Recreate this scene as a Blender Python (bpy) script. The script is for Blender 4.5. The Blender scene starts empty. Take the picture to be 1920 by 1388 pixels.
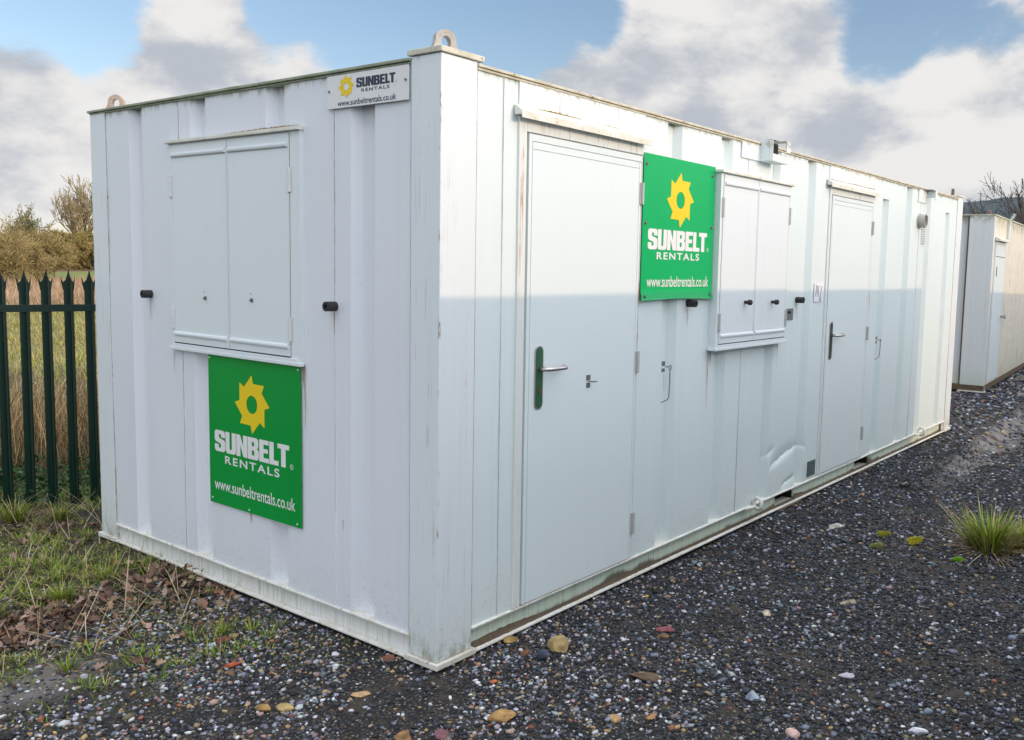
import bpy, bmesh, math, random
import numpy as np
from mathutils import Vector, Matrix, noise as mnoise

R = math.radians
C = bpy.context.scene.collection
random.seed(4)
rng = np.random.default_rng(11)

# ---------------------------------------------------------------- camera
cam_d = bpy.data.cameras.new('camera')
cam = bpy.data.objects.new('camera', cam_d); C.objects.link(cam)
yaw, pitch, roll = 0.627765, -0.0985436, 0.0250593
Fw = Vector((math.cos(yaw)*math.cos(pitch), math.sin(yaw)*math.cos(pitch), math.sin(pitch)))
Rt0 = Vector((math.sin(yaw), -math.cos(yaw), 0)); Up0 = Rt0.cross(Fw)
Rt = Rt0*math.cos(roll) + Up0*math.sin(roll); Up = -Rt0*math.sin(roll) + Up0*math.cos(roll)
cam.matrix_world = Matrix(((Rt.x, Up.x, -Fw.x, -2.51376), (Rt.y, Up.y, -Fw.y, -2.61191),
                           (Rt.z, Up.z, -Fw.z, 1.67214), (0, 0, 0, 1)))
cam_d.sensor_width = 36; cam_d.lens = 31.788
cam_d.shift_x = -0.08589; cam_d.shift_y = -0.01464
cam_d.clip_start = 0.05; cam_d.clip_end = 6000
bpy.context.scene.camera = cam

# ---------------------------------------------------------------- exposure, world, sun
sc = bpy.context.scene
sc.render.engine = 'CYCLES'
sc.view_settings.view_transform = 'Standard'; sc.view_settings.look = 'None'
sc.view_settings.gamma = 1.0; sc.view_settings.exposure = -0.45
SUN_AZ, SUN_EL = 14.0, 14.5          # degrees from -Y towards +X, and above the horizon
W = bpy.data.worlds.new('World'); sc.world = W; W.use_nodes = True
nt = W.node_tree; nt.nodes.clear()


class NT:
    """small node-graph writer"""
    def __init__(s, tree): s.t = tree
    def n(s, kind, **kw):
        nd = s.t.nodes.new(kind)
        for k, v in kw.items():
            if k.startswith('i_'):
                nd.inputs[k[2:].replace('_', ' ')].default_value = v
            else:
                setattr(nd, k, v)
        return nd
    def link(s, a, b): s.t.links.new(a, b)
    def val(s, sock, v):
        if isinstance(v, bpy.types.NodeSocket): s.t.links.new(v, sock)
        else: sock.default_value = v
    def math(s, op, a, b=0.0, c=0.0, clamp=False):
        nd = s.t.nodes.new('ShaderNodeMath'); nd.operation = op; nd.use_clamp = clamp
        s.val(nd.inputs[0], a); s.val(nd.inputs[1], b)
        if op in ('MULTIPLY_ADD', 'SMOOTH_MIN'): s.val(nd.inputs[2], c)
        return nd.outputs[0]
    def vmath(s, op, a, b):
        nd = s.t.nodes.new('ShaderNodeVectorMath'); nd.operation = op
        s.val(nd.inputs[0], a); s.val(nd.inputs[1], b)
        return nd.outputs['Value'] if op == 'DOT_PRODUCT' else nd.outputs[0]
    def step(s, v, a, b, to0=0.0, to1=1.0):
        nd = s.t.nodes.new('ShaderNodeMapRange'); nd.interpolation_type = 'SMOOTHSTEP'
        s.val(nd.inputs['Value'], v); nd.inputs['From Min'].default_value = a; nd.inputs['From Max'].default_value = b
        nd.inputs['To Min'].default_value = to0; nd.inputs['To Max'].default_value = to1
        return nd.outputs['Result']
    def noise(s, vec, scale, detail=4, rough=0.55, dist=0.0):
        nd = s.t.nodes.new('ShaderNodeTexNoise'); nd.inputs['Scale'].default_value = scale
        nd.inputs['Detail'].default_value = detail; nd.inputs['Roughness'].default_value = rough
        nd.inputs['Distortion'].default_value = dist; s.val(nd.inputs['Vector'], vec)
        return nd.outputs['Fac']
    def voronoi(s, vec, scale, feature='F1'):
        nd = s.t.nodes.new('ShaderNodeTexVoronoi'); nd.feature = feature
        nd.inputs['Scale'].default_value = scale; s.val(nd.inputs['Vector'], vec)
        return nd
    def mix(s, f, a, b, mode='MIX'):
        nd = s.t.nodes.new('ShaderNodeMix'); nd.data_type = 'RGBA'; nd.blend_type = mode
        s.val(nd.inputs['Factor'], f)
        for k, v in ((6, a), (7, b)):
            if isinstance(v, bpy.types.NodeSocket): s.t.links.new(v, nd.inputs[k])
            else: nd.inputs[k].default_value = (v[0], v[1], v[2], 1)
        return nd.outputs[2]
    def scale3(s, vec, sx, sy, sz, off=(0, 0, 0)):
        nd = s.t.nodes.new('ShaderNodeMapping'); s.val(nd.inputs['Vector'], vec)
        nd.inputs['Scale'].default_value = (sx, sy, sz); nd.inputs['Location'].default_value = off
        return nd.outputs[0]
    def sep(s, vec):
        nd = s.t.nodes.new('ShaderNodeSeparateXYZ'); s.val(nd.inputs[0], vec); return nd.outputs


g = NT(nt)
tc = g.n('ShaderNodeTexCoord').outputs['Generated']
sky = g.n('ShaderNodeTexSky', sky_type='NISHITA')
sky.sun_disc = False; sky.sun_elevation = R(SUN_EL); sky.sun_rotation = R(180-SUN_AZ)
sky.altitude = 50; sky.air_density = 1.0; sky.dust_density = 0.6; sky.ozone_density = 2.0
fb = g.noise(g.scale3(tc, 1, 1, 1.9), 4.2, 10, 0.60, 0.15)
fb2 = g.noise(g.scale3(tc, 1, 1, 1.9, (0.03, 0.04, -0.075)), 4.2, 7, 0.56, 0.15)
fb3 = g.noise(g.scale3(tc, 1, 1, 1.9, (3, 1, 7)), 9.0, 8, 0.6, 0.3)
# banks of cloud and the clear gaps between them: direction, angular radius, amount
BLOBS = [
    ((0.374, 0.920, 0.117), 0.115, 0.14),
    ((0.354, 0.921, 0.161), 0.061, 0.10),
    ((0.408, 0.899, 0.159), 0.074, 0.09),
    ((0.374, 0.924, 0.084), 0.088, 0.12),
    ((0.480, 0.851, 0.212), 0.101, 0.17),
    ((0.467, 0.869, 0.162), 0.074, 0.10),
    ((0.507, 0.843, 0.181), 0.061, 0.12),
    ((0.576, 0.794, 0.194), 0.061, 0.09),
    ((0.598, 0.781, 0.181), 0.047, 0.05),
    ((0.758, 0.618, 0.210), 0.057, 0.14),
    ((0.791, 0.580, 0.196), 0.054, 0.10),
    ((0.856, 0.458, 0.238), 0.129, 0.22),
    ((0.831, 0.524, 0.186), 0.088, 0.15),
    ((0.897, 0.413, 0.160), 0.135, 0.17),
    ((0.944, 0.304, 0.126), 0.129, 0.15),
    ((0.969, 0.225, 0.099), 0.108, 0.14),
    ((0.836, 0.479, 0.268), 0.081, 0.13),
    ((0.822, 0.551, 0.148), 0.101, 0.17),
    ((0.957, 0.232, 0.176), 0.081, 0.05),
    ((0.759, 0.632, 0.156), 0.061, 0.10),
    ((0.389, 0.895, 0.217), 0.101, -0.25),
    ((0.426, 0.885, 0.188), 0.041, -0.12),
    ((0.630, 0.738, 0.241), 0.108, -0.30),
    ((0.700, 0.672, 0.242), 0.108, -0.32),
    ((0.767, 0.591, 0.252), 0.061, -0.20),
    ((0.932, 0.275, 0.237), 0.081, -0.04),
    ((0.370, 0.928, 0.047), 0.074, -0.16),
    ((0.540, 0.813, 0.215), 0.041, -0.12),
    ((0.918, 0.333, 0.215), 0.054, -0.14),
    ((0.549, 0.799, 0.246), 0.041, -0.10),
]
cov = 0.035
for (d, rad, amp) in BLOBS:
    dn = Vector(d).normalized()
    f = g.step(g.vmath('DOT_PRODUCT', tc, tuple(dn)), math.cos(rad), math.cos(rad*0.15))
    cov = g.math('MULTIPLY_ADD', f, amp, cov)
dens = g.math('ADD', g.math('SUBTRACT', fb, 0.5), cov)
alpha = g.step(g.math('ADD', dens, g.math('MULTIPLY', g.math('SUBTRACT', fb3, 0.5), 0.12)), -0.04, 0.13)
lit = g.math('ADD', g.math('MULTIPLY', g.math('SUBTRACT', fb, fb2), 4.0), g.math('MULTIPLY', g.math('SUBTRACT', 0.22, dens), 0.7))
lit = g.math('ADD', lit, g.math('MULTIPLY', g.math('SUBTRACT', fb3, 0.5), 0.9))
litf = g.step(lit, -0.52, 0.32)
ccol = g.mix(litf, (0.68, 0.725, 0.81), (1.17, 1.15, 1.13))
z_el = g.sep(tc)[2]
# unseen clouds overhead and sunward, brightness added to fill the shaded walls
sd = (math.sin(R(SUN_AZ)), -math.cos(R(SUN_AZ)), 0.0)
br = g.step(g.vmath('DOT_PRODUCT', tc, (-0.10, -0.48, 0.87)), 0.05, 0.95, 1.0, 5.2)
SKY_S = 0.15
skyb = g.mix(1.0, sky.outputs[0], (1.86, 1.70, 1.66), 'MULTIPLY')
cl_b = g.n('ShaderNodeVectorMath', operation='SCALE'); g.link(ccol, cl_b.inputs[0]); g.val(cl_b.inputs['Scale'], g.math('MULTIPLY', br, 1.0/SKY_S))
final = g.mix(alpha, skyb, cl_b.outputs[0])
bg = g.n('ShaderNodeBackground'); bg.inputs['Strength'].default_value = SKY_S
g.link(final, bg.inputs['Color'])
wo = g.n('ShaderNodeOutputWorld'); g.link(bg.outputs[0], wo.inputs['Surface'])

sun_d = bpy.data.lights.new('sun', 'SUN'); sun_d.energy = 2.0; sun_d.angle = R(0.5); sun_d.color = (0.98, 0.70, 0.455)
sun = bpy.data.objects.new('sun', sun_d); C.objects.link(sun)
sv = Vector((math.sin(R(SUN_AZ))*math.cos(R(SUN_EL)), -math.cos(R(SUN_AZ))*math.cos(R(SUN_EL)), math.sin(R(SUN_EL))))
sun.rotation_euler = sv.to_track_quat('Z', 'Y').to_euler(); sun.location = (3, -20, 10)

# ---------------------------------------------------------------- object helpers


def tag(o, label=None, cat=None, group=None, kind=None):
    if label: o['label'] = label
    if cat: o['category'] = cat
    if group: o['group'] = group
    if kind: o['kind'] = kind
    return o


def empty(name, loc=(0, 0, 0), rz=0.0):
    o = bpy.data.objects.new(name, None); C.objects.link(o)
    o.location = loc; o.rotation_euler = (0, 0, rz); o.empty_display_size = 0.2
    return o


def mesh_obj(name, V, F, mat, parent=None, smooth=False):
    me = bpy.data.meshes.new(name); me.from_pydata([tuple(v) for v in V], [], F)
    if smooth: me.polygons.foreach_set('use_smooth', [True]*len(me.polygons))
    me.materials.append(mat); me.update()
    o = bpy.data.objects.new(name, me); C.objects.link(o)
    if parent: o.parent = parent
    return o


def np_mesh(name, V, F, mat, smooth=False, col=None):
    """V (n,3), F (m,k) with k constant, col (n,3) point colours"""
    me = bpy.data.meshes.new(name)
    n, (m, k) = len(V), F.shape
    me.vertices.add(n); me.vertices.foreach_set('co', np.ascontiguousarray(V, dtype=np.float32).ravel())
    me.loops.add(m*k); me.loops.foreach_set('vertex_index', np.ascontiguousarray(F, dtype=np.int32).ravel())
    me.polygons.add(m); me.polygons.foreach_set('loop_start', np.arange(0, m*k, k, dtype=np.int32))
    me.polygons.foreach_set('loop_total', np.full(m, k, dtype=np.int32))
    me.update(calc_edges=True)
    if smooth: me.polygons.foreach_set('use_smooth', np.ones(m, dtype=bool))
    if col is not None:
        a = me.color_attributes.new('tint', 'FLOAT_COLOR', 'POINT')
        c4 = np.ones((n, 4), dtype=np.float32); c4[:, :3] = col
        a.data.foreach_set('color', c4.ravel())
    me.materials.append(mat)
    o = bpy.data.objects.new(name, me); C.objects.link(o)
    return o


class MB:
    def __init__(s): s.V = []; s.F = []
    def add(s, V, F):
        b = len(s.V); s.V += [tuple(v) for v in V]; s.F += [tuple(b+i for i in f) for f in F]; return s
    def box(s, x0, x1, y0, y1, z0, z1):
        V = [(x, y, z) for z in (z0, z1) for y in (y0, y1) for x in (x0, x1)]
        return s.add(V, [(0, 2, 3, 1), (4, 5, 7, 6), (0, 1, 5, 4), (2, 6, 7, 3), (0, 4, 6, 2), (1, 3, 7, 5)])
    def tube(s, pts, r, n=10, caps=True):
        pts = [Vector(p) for p in pts]; rs = r if isinstance(r, (list, tuple)) else [r]*len(pts)
        rings = []
        up = None
        for i, p in enumerate(pts):
            d = (pts[min(i+1, len(pts)-1)]-pts[max(i-1, 0)]).normalized()
            if up is None: up = Vector((0, 0, 1)) if abs(d.z) < 0.9 else Vector((1, 0, 0))
            a = (up - d*up.dot(d)).normalized(); up = a; b = d.cross(a)
            rings.append([p + (a*math.cos(2*math.pi*k/n)+b*math.sin(2*math.pi*k/n))*rs[i] for k in range(n)])
        V = [v for rg in rings for v in rg]; F = []
        for i in range(len(pts)-1):
            for k in range(n):
                F.append((i*n+k, i*n+(k+1) % n, (i+1)*n+(k+1) % n, (i+1)*n+k))
        if caps: F.append(tuple(range(n))[::-1]); F.append(tuple((len(pts)-1)*n+k for k in range(n)))
        return s.add(V, F)
    def pipe(s, p0, p1, ro, ri, n=20):
        """hollow tube closed to a ring at both ends, with a floor inside near p0"""
        p0, p1 = Vector(p0), Vector(p1); d = (p1-p0).normalized()
        a = d.orthogonal().normalized(); b = d.cross(a)
        def ring(p, r): return [p+(a*math.cos(2*math.pi*k/n)+b*math.sin(2*math.pi*k/n))*r for k in range(n)]
        V = ring(p0, ro)+ring(p1, ro)+ring(p1, ri)+ring(p0.lerp(p1, 0.25), ri); F = []
        for j in range(3):
            for k in range(n): F.append((j*n+k, j*n+(k+1) % n, (j+1)*n+(k+1) % n, (j+1)*n+k))
        F.append(tuple(3*n+k for k in range(n)))
        return s.add(V, F)
    def prism(s, poly, mapf, h0, h1):
        """poly 2D outline, mapf(u, v, h) -> 3D"""
        n = len(poly); V = [mapf(u, v, h0) for u, v in poly]+[mapf(u, v, h1) for u, v in poly]
        F = [tuple(range(n))[::-1], tuple(range(n, 2*n))]+[(i, (i+1) % n, n+(i+1) % n, n+i) for i in range(n)]
        return s.add(V, F)
    def build(s, name, mat, parent=None, bevel=0.0, smooth=False):
        o = mesh_obj(name, s.V, s.F, mat, parent, smooth)
        bm = bmesh.new(); bm.from_mesh(o.data); bmesh.ops.recalc_face_normals(bm, faces=bm.faces); bm.to_mesh(o.data); bm.free()
        if bevel:
            m = o.modifiers.new('bevel', 'BEVEL'); m.width = bevel; m.segments = 2; m.limit_method = 'ANGLE'; m.angle_limit = R(35)
            m.harden_normals = False
        return o


# ---------------------------------------------------------------- materials


def new_mat(name):
    m = bpy.data.materials.new(name); m.use_nodes = True
    t = m.node_tree; b = t.nodes['Principled BSDF']
    return m, NT(t), b


def simple(name, col, rough=0.5, metal=0.0, var=0.12, scale=30.0, bump=0.0):
    m, g, b = new_mat(name)
    oc = g.n('ShaderNodeTexCoord').outputs['Object']
    nf = g.noise(oc, scale, 5, 0.6)
    c0 = tuple(c*(1-var) for c in col); c1 = tuple(min(1, c*(1+var)) for c in col)
    g.link(g.mix(nf, c0, c1), b.inputs['Base Color'])
    b.inputs['Roughness'].default_value = rough; b.inputs['Metallic'].default_value = metal
    if bump:
        bn = g.n('ShaderNodeBump'); bn.inputs['Strength'].default_value = bump; bn.inputs['Distance'].default_value = 0.003
        g.link(nf, bn.inputs['Height']); g.link(bn.outputs[0], b.inputs['Normal'])
    return m


def paint(name, base=(0.80, 0.80, 0.785), top=2.46, top_w=0.03, spots=0.5, streak=1.0, algae_low=0.0, rust=0.0, rough=0.42, ss=26, sdark=0.16, edge_rust=False):
    """weathered white gloss paint on steel: run-off streaks, specks of dirt, algae under the roof line"""
    m, g, b = new_mat(name)
    oc = g.n('ShaderNodeTexCoord').outputs['Object']
    z = g.sep(oc)[2]
    st = g.noise(g.scale3(oc, ss, ss, 0.55), 1.0, 5, 0.65)
    st2 = g.noise(g.scale3(oc, 7, 7, 0.35), 1.0, 3, 0.6)
    blot = g.noise(oc, 1.7, 4, 0.6)
    col = g.mix(g.math('MULTIPLY', g.step(st, 0.45, 0.75), sdark*streak), base, (0.50, 0.51, 0.45))
    col = g.mix(g.math('MULTIPLY', g.step(st2, 0.5, 0.8), 0.10*streak), col, (0.60, 0.60, 0.52))
    col = g.mix(g.math('MULTIPLY', blot, 0.06), col, (0.70, 0.74, 0.74))
    if algae_low:
        f = g.math('MULTIPLY', g.step(g.math('ADD', z, g.math('MULTIPLY', st, 0.25)), 0.55, 0.12), algae_low)
        col = g.mix(f, col, (0.50, 0.56, 0.42))
    # green-black deposit creeping down from the roof edge
    edge = g.step(g.math('ADD', z, g.math('MULTIPLY', g.math('SUBTRACT', st, 0.5), 0.16)), top-top_w*2.2, top)
    dep = g.math('MULTIPLY', edge, g.step(g.noise(oc, 14, 5, 0.7), 0.34, 0.6))
    col = g.mix(g.math('MULTIPLY', dep, 0.75), col, (0.27, 0.27, 0.16))
    # dirt specks
    vo = g.voronoi(oc, 26)
    sp = g.math('MULTIPLY', g.step(vo.outputs['Distance'], 0.075, 0.03), g.step(g.noise(oc, 3.1, 3, 0.6), 0.52, 0.66))
    col = g.mix(g.math('MULTIPLY', sp, spots), col, (0.16, 0.13, 0.09))
    if rust:
        rs = g.math('MULTIPLY', g.step(g.noise(g.scale3(oc, 55, 55, 1.4), 1.0, 3, 0.6), 0.57, 0.68), g.step(g.noise(oc, 6, 3, 0.5), 0.42, 0.60))
        col = g.mix(g.math('MULTIPLY', rs, rust), col, (0.36, 0.16, 0.07))
    sc_ = g.math('MULTIPLY', g.step(g.noise(g.scale3(oc, 34, 34, 12), 1.0, 5, 0.75), 0.64, 0.74), g.step(g.noise(oc, 1.9, 3, 0.6), 0.50, 0.66))
    col = g.mix(g.math('MULTIPLY', sc_, 0.35), col, (0.42, 0.39, 0.34))
    if algae_low:
        spl = g.math('MULTIPLY', g.step(g.math('ADD', z, g.math('MULTIPLY', g.math('SUBTRACT', st2, 0.5), 0.5)), 0.42, 0.13), g.step(g.noise(oc, 75, 4, 0.75), 0.56, 0.66))
        col = g.mix(g.math('MULTIPLY', spl, 0.42), col, (0.30, 0.26, 0.19))
    if edge_rust:      # chipped, rusting paint along the outer corner and grime round the foot
        xo, yo, _ = g.sep(oc)
        em = g.math('MULTIPLY', g.step(g.math('ADD', g.math('ABSOLUTE', xo), g.math('ABSOLUTE', yo)), 0.011, 0.002), g.step(g.noise(g.scale3(oc, 20, 20, 6), 1.0, 5, 0.7), 0.53, 0.63))
        col = g.mix(g.math('MULTIPLY', em, 0.8), col, (0.20, 0.11, 0.07))
        fm = g.math('MULTIPLY', g.step(g.math('ADD', z, g.math('MULTIPLY', g.math('SUBTRACT', st, 0.5), 0.3)), 0.16, 0.0), g.step(g.noise(g.scale3(oc, 1, 1, 0.6), 22, 5, 0.7), 0.42, 0.62))
        col = g.mix(g.math('MULTIPLY', fm, 0.75), col, (0.24, 0.20, 0.10))
        sm = g.math('MULTIPLY', g.step(g.noise(g.scale3(oc, 30, 30, 8), 1.0, 4, 0.7), 0.62, 0.72), g.step(z, 0.9, 0.1))
        col = g.mix(g.math('MULTIPLY', sm, 0.4), col, (0.36, 0.28, 0.20))
    g.link(col, b.inputs['Base Color'])
    g.link(g.math('MULTIPLY_ADD', blot, 0.2, rough-0.08), b.inputs['Roughness'])
    bn = g.n('ShaderNodeBump'); bn.inputs['Strength'].default_value = 0.22; bn.inputs['Distance'].default_value = 0.004
    h = g.math('ADD', g.math('MULTIPLY', g.noise(oc, 2.6, 2, 0.5), 2.6), g.math('MULTIPLY', g.noise(oc, 130, 2, 0.5), 0.05))
    g.link(h, bn.inputs['Height']); g.link(bn.outputs[0], b.inputs['Normal'])
    return m


def beam_paint(name, base=(0.66, 0.70, 0.64), lip=0.03, dirt_h=0.02):
    """base beam: greenish white paint, mud and algae low down, chips"""
    m, g, b = new_mat(name)
    oc = g.n('ShaderNodeTexCoord').outputs['Object']; z = g.sep(oc)[2]
    nz = g.noise(g.scale3(oc, 1, 1, 1), 3.0, 6, 0.7)
    big = g.noise(g.scale3(oc, 1, 1, 0), 1.1, 3, 0.6)
    st = g.noise(g.scale3(oc, 60, 60, 3), 1.0, 4, 0.6)
    col = g.mix(g.step(st, 0.4, 0.75), base, (0.48, 0.53, 0.40))
    lvl = g.math('ADD', g.math('MULTIPLY', g.step(big, 0.5, 0.68), 0.05), g.math('MULTIPLY', st, 0.035))
    d = g.step(g.math('SUBTRACT', z, lvl), dirt_h, dirt_h-0.03)
    d = g.math('MULTIPLY', d, g.step(z, 0.008, 0.016))
    col = g.mix(g.math('MULTIPLY', d, 0.9), col, (0.085, 0.065, 0.042))
    vo = g.voronoi(oc, 70)
    sp = g.math('MULTIPLY', g.step(vo.outputs['Distance'], 0.16, 0.08), g.step(g.noise(oc, 9, 3, 0.6), 0.5, 0.62))
    col = g.mix(g.math('MULTIPLY', sp, 0.8), col, (0.07, 0.055, 0.035))
    g.link(col, b.inputs['Base Color']); b.inputs['Roughness'].default_value = 0.55
    bn = g.n('ShaderNodeBump'); bn.inputs['Strength'].default_value = 0.3; bn.inputs['Distance'].default_value = 0.003
    g.link(nz, bn.inputs['Height']); g.link(bn.outputs[0], b.inputs['Normal'])
    return m


def trim_mat(name, a, b_, c):
    m, g, b = new_mat(name)
    oc = g.n('ShaderNodeTexCoord').outputs['Object']
    f = g.noise(oc, 9, 6, 0.7); f2 = g.noise(oc, 42, 4, 0.7)
    col = g.mix(g.step(f, 0.4, 0.62), a, b_); col = g.mix(g.step(f2, 0.58, 0.70), col, c)
    g.link(col, b.inputs['Base Color']); b.inputs['Roughness'].default_value = 0.65
    bn = g.n('ShaderNodeBump'); bn.inputs['Strength'].default_value = 0.4; bn.inputs['Distance'].default_value = 0.003
    g.link(f2, bn.inputs['Height']); g.link(bn.outputs[0], b.inputs['Normal'])
    return m


def tint_mat(name, rough=0.7, spec=0.3, bump=0.0, bscale=200, trans=0.0):
    m, g, b = new_mat(name)
    at = g.n('ShaderNodeVertexColor'); at.layer_name = 'tint'
    oc = g.n('ShaderNodeTexCoord').outputs['Object']
    nf = g.noise(oc, bscale, 3, 0.6)
    g.link(g.mix(0.35, at.outputs['Color'], g.mix(nf, (0.45, 0.45, 0.45), (1.6, 1.6, 1.6)), 'MULTIPLY'), b.inputs['Base Color'])
    b.inputs['Roughness'].default_value = rough; b.inputs['Specular IOR Level'].default_value = spec
    if bump:
        bn = g.n('ShaderNodeBump'); bn.inputs['Strength'].default_value = bump; bn.inputs['Distance'].default_value = 0.002
        g.link(nf, bn.inputs['Height']); g.link(bn.outputs[0], b.inputs['Normal'])
    return m


M = {}
M['wall_end'] = paint('white_end_paint', base=(0.725, 0.76, 0.83), top=2.46, top_w=0.02, spots=0.8, streak=0.5, algae_low=0.06)  # lilac of the shade on the end is mixed into the white
M['wall_side'] = paint('white_side_paint', base=(0.695, 0.785, 0.805), top=2.455, top_w=0.012, spots=0.45, algae_low=0.12, streak=0.6)  # white base tinted with the cyan that shade has along this side
M['post'] = paint('white_post_paint', base=(0.71, 0.77, 0.81), top=2.5, top_w=0.012, spots=1.0, algae_low=0.2, rust=0.25, streak=0.6, edge_rust=True)
M['frame'] = paint('door_frame_paint', base=(0.72, 0.76, 0.75), top=3.0, spots=0.8, rust=0.8, streak=0.8)
M['moss_line'] = trim_mat('moss_and_rust_crust', (0.30, 0.27, 0.11), (0.24, 0.13, 0.07), (0.42, 0.40, 0.20))
M['door'] = paint('white_door_paint', base=(0.705, 0.785, 0.81), top=3.0, streak=0.35, spots=0.2)
M['panel'] = paint('white_panel_paint', base=(0.705, 0.775, 0.79), top=2.455, top_w=0.01, spots=0.6, rust=0.5, streak=0.6)
M['shutter'] = paint('white_shutter_paint', base=(0.715, 0.775, 0.815), top=2.285, top_w=0.012, streak=0.4, spots=0.2)
M['hood'] = trim_mat('mossy_hood_paint', (0.74, 0.74, 0.71), (0.66, 0.66, 0.58), (0.38, 0.36, 0.20))
M['roof_trim_side'] = trim_mat('stained_roof_trim', (0.62, 0.60, 0.50), (0.48, 0.45, 0.34), (0.22, 0.19, 0.11))
M['roof_trim_end'] = trim_mat('algae_roof_trim', (0.34, 0.37, 0.27), (0.24, 0.28, 0.19), (0.10, 0.11, 0.07))
M['cap'] = trim_mat('corner_cap_paint', (0.66, 0.64, 0.56), (0.52, 0.52, 0.42), (0.25, 0.22, 0.13))
M['plate'] = trim_mat('base_plate_paint', (0.72, 0.71, 0.66), (0.62, 0.58, 0.50), (0.22, 0.18, 0.09))
M['beam'] = beam_paint('side_beam_paint', (0.60, 0.71, 0.62))
M['beam_end'] = beam_paint('end_beam_paint', (0.74, 0.74, 0.75), dirt_h=-0.015)
M['flange'] = trim_mat('flange_paint', (0.76, 0.76, 0.74), (0.66, 0.64, 0.56), (0.30, 0.24, 0.14))
M['lug'] = trim_mat('rusty_lug', (0.42, 0.41, 0.40), (0.35, 0.31, 0.28), (0.12, 0.07, 0.05))
M['lug_pink'] = trim_mat('pink_primer_lug', (0.50, 0.44, 0.40), (0.42, 0.33, 0.28), (0.16, 0.08, 0.05))
M['black'] = simple('black_rubber', (0.02, 0.02, 0.022), 0.6, 0, 0.3, 60)
M['dark'] = simple('dark_void', (0.012, 0.011, 0.01), 0.9)
M['rust_dirt'] = simple('rusty_mud', (0.13, 0.085, 0.05), 0.85, 0, 0.5, 20, 0.4)
M['mud'] = simple('brown_mud', (0.115, 0.082, 0.055), 0.9, 0, 0.6, 45, 0.8)
M['lug_rust'] = trim_mat('dark_rusty_lug', (0.20, 0.12, 0.09), (0.11, 0.06, 0.045), (0.42, 0.34, 0.28))
M['rust'] = trim_mat('rust_run', (0.34, 0.20, 0.12), (0.46, 0.33, 0.22), (0.20, 0.09, 0.05))
M['seam'] = trim_mat('seam_dirt', (0.52, 0.53, 0.52), (0.36, 0.34, 0.30), (0.16, 0.12, 0.08))
M['steel'] = simple('dull_zinc_steel', (0.36, 0.36, 0.36), 0.42, 0.6, 0.25, 80)
M['steel_dark'] = simple('dirty_zinc', (0.20, 0.21, 0.21), 0.5, 0.5, 0.4, 90)
M['chrome'] = simple('satin_stainless', (0.55, 0.53, 0.52), 0.28, 0.9, 0.1, 80)
M['green_plate'] = simple('dark_green_plate', (0.03, 0.115, 0.06), 0.4, 0.1, 0.35, 35, 0.1)
M['dull_plate'] = simple('bronze_green_plate', (0.075, 0.09, 0.06), 0.45, 0.4, 0.3, 35)
M['brass'] = simple('tarnished_brass', (0.20, 0.13, 0.05), 0.5, 0.6, 0.4, 90)
M['hinge'] = simple('grey_hinge', (0.46, 0.47, 0.47), 0.5, 0.1, 0.15, 60)
M['hinge_white'] = simple('painted_hinge', (0.66, 0.68, 0.70), 0.45, 0.0, 0.1, 60)
M['sign_green'] = simple('green_sign_panel', (0.0, 0.40, 0.115), 0.30, 0, 0.07, 3, 0.35)  # sunlit copy of the sign green, brightness put into its colour
M['sign_green_end'] = simple('green_sign_sheet', (0.0, 0.29, 0.045), 0.34, 0, 0.07, 3, 0.35)  # same green darkened, the end wall's shade put into its colour
M['sign_white'] = simple('white_sign_panel', (0.74, 0.74, 0.76), 0.4, 0, 0.03, 8)
M['ink_yellow'] = simple('yellow_print', (0.82, 0.60, 0.02), 0.4, 0, 0.03, 5)
M['ink_white'] = simple('white_print', (0.78, 0.79, 0.80), 0.4, 0, 0.02, 5)
M['ink_navy'] = simple('navy_print', (0.018, 0.018, 0.05), 0.4, 0, 0.05, 5)
M['ink_pen'] = simple('pen_ink', (0.05, 0.05, 0.09), 0.6)
M['paper'] = simple('white_sticker', (0.80, 0.82, 0.88), 0.5, 0, 0.03, 10)
M['vent'] = simple('grey_plastic', (0.42, 0.42, 0.38), 0.5, 0, 0.12, 20)
M['fence'] = simple('dark_green_powder_coat', (0.004, 0.024, 0.017), 0.33, 0, 0.3, 12, 0.05)
M['galv'] = simple('galvanised', (0.35, 0.36, 0.36), 0.5, 0.5, 0.3, 40)
M['roof'] = simple('roof_sheet', (0.40, 0.41, 0.38), 0.6, 0, 0.3, 3)
M['cabin_cream'] = paint('aged_cream_paint', base=(0.78, 0.73, 0.63), top=2.5, top_w=0.10, spots=0.8, streak=2.0, algae_low=0.5, rust=0.5, ss=9, sdark=0.26)
M['cabin_grey'] = paint('aged_grey_white_paint', base=(0.68, 0.71, 0.715), top=2.5, top_w=0.05, spots=0.6, streak=1.6, algae_low=0.6)
M['pebble'] = tint_mat('pebbles', 0.55, 0.32, 0.4, 220)
M['stone'] = tint_mat('stone', 0.8, 0.25, 1.0, 130)
for k_ in ('sign_green', 'sign_green_end', 'ink_yellow'): M[k_].node_tree.nodes['Principled BSDF'].inputs['Specular IOR Level'].default_value = 0.25
M['grass'] = tint_mat('grass_blades', 0.6, 0.25)
M['leaf'] = tint_mat('dead_leaves', 0.75, 0.2, 0.3, 90)
M['bark'] = tint_mat('bark', 0.85, 0.2)

# ================================================================ setting: ground, field, hills
FN = (0.2588, 0.9659)                      # normal of the fence line
FOFF = -0.11*FN[0]+3.85*FN[1]


def fence_d(x, y): return np.minimum(x*FN[0]+y*FN[1]-FOFF, y-2.95)


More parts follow.
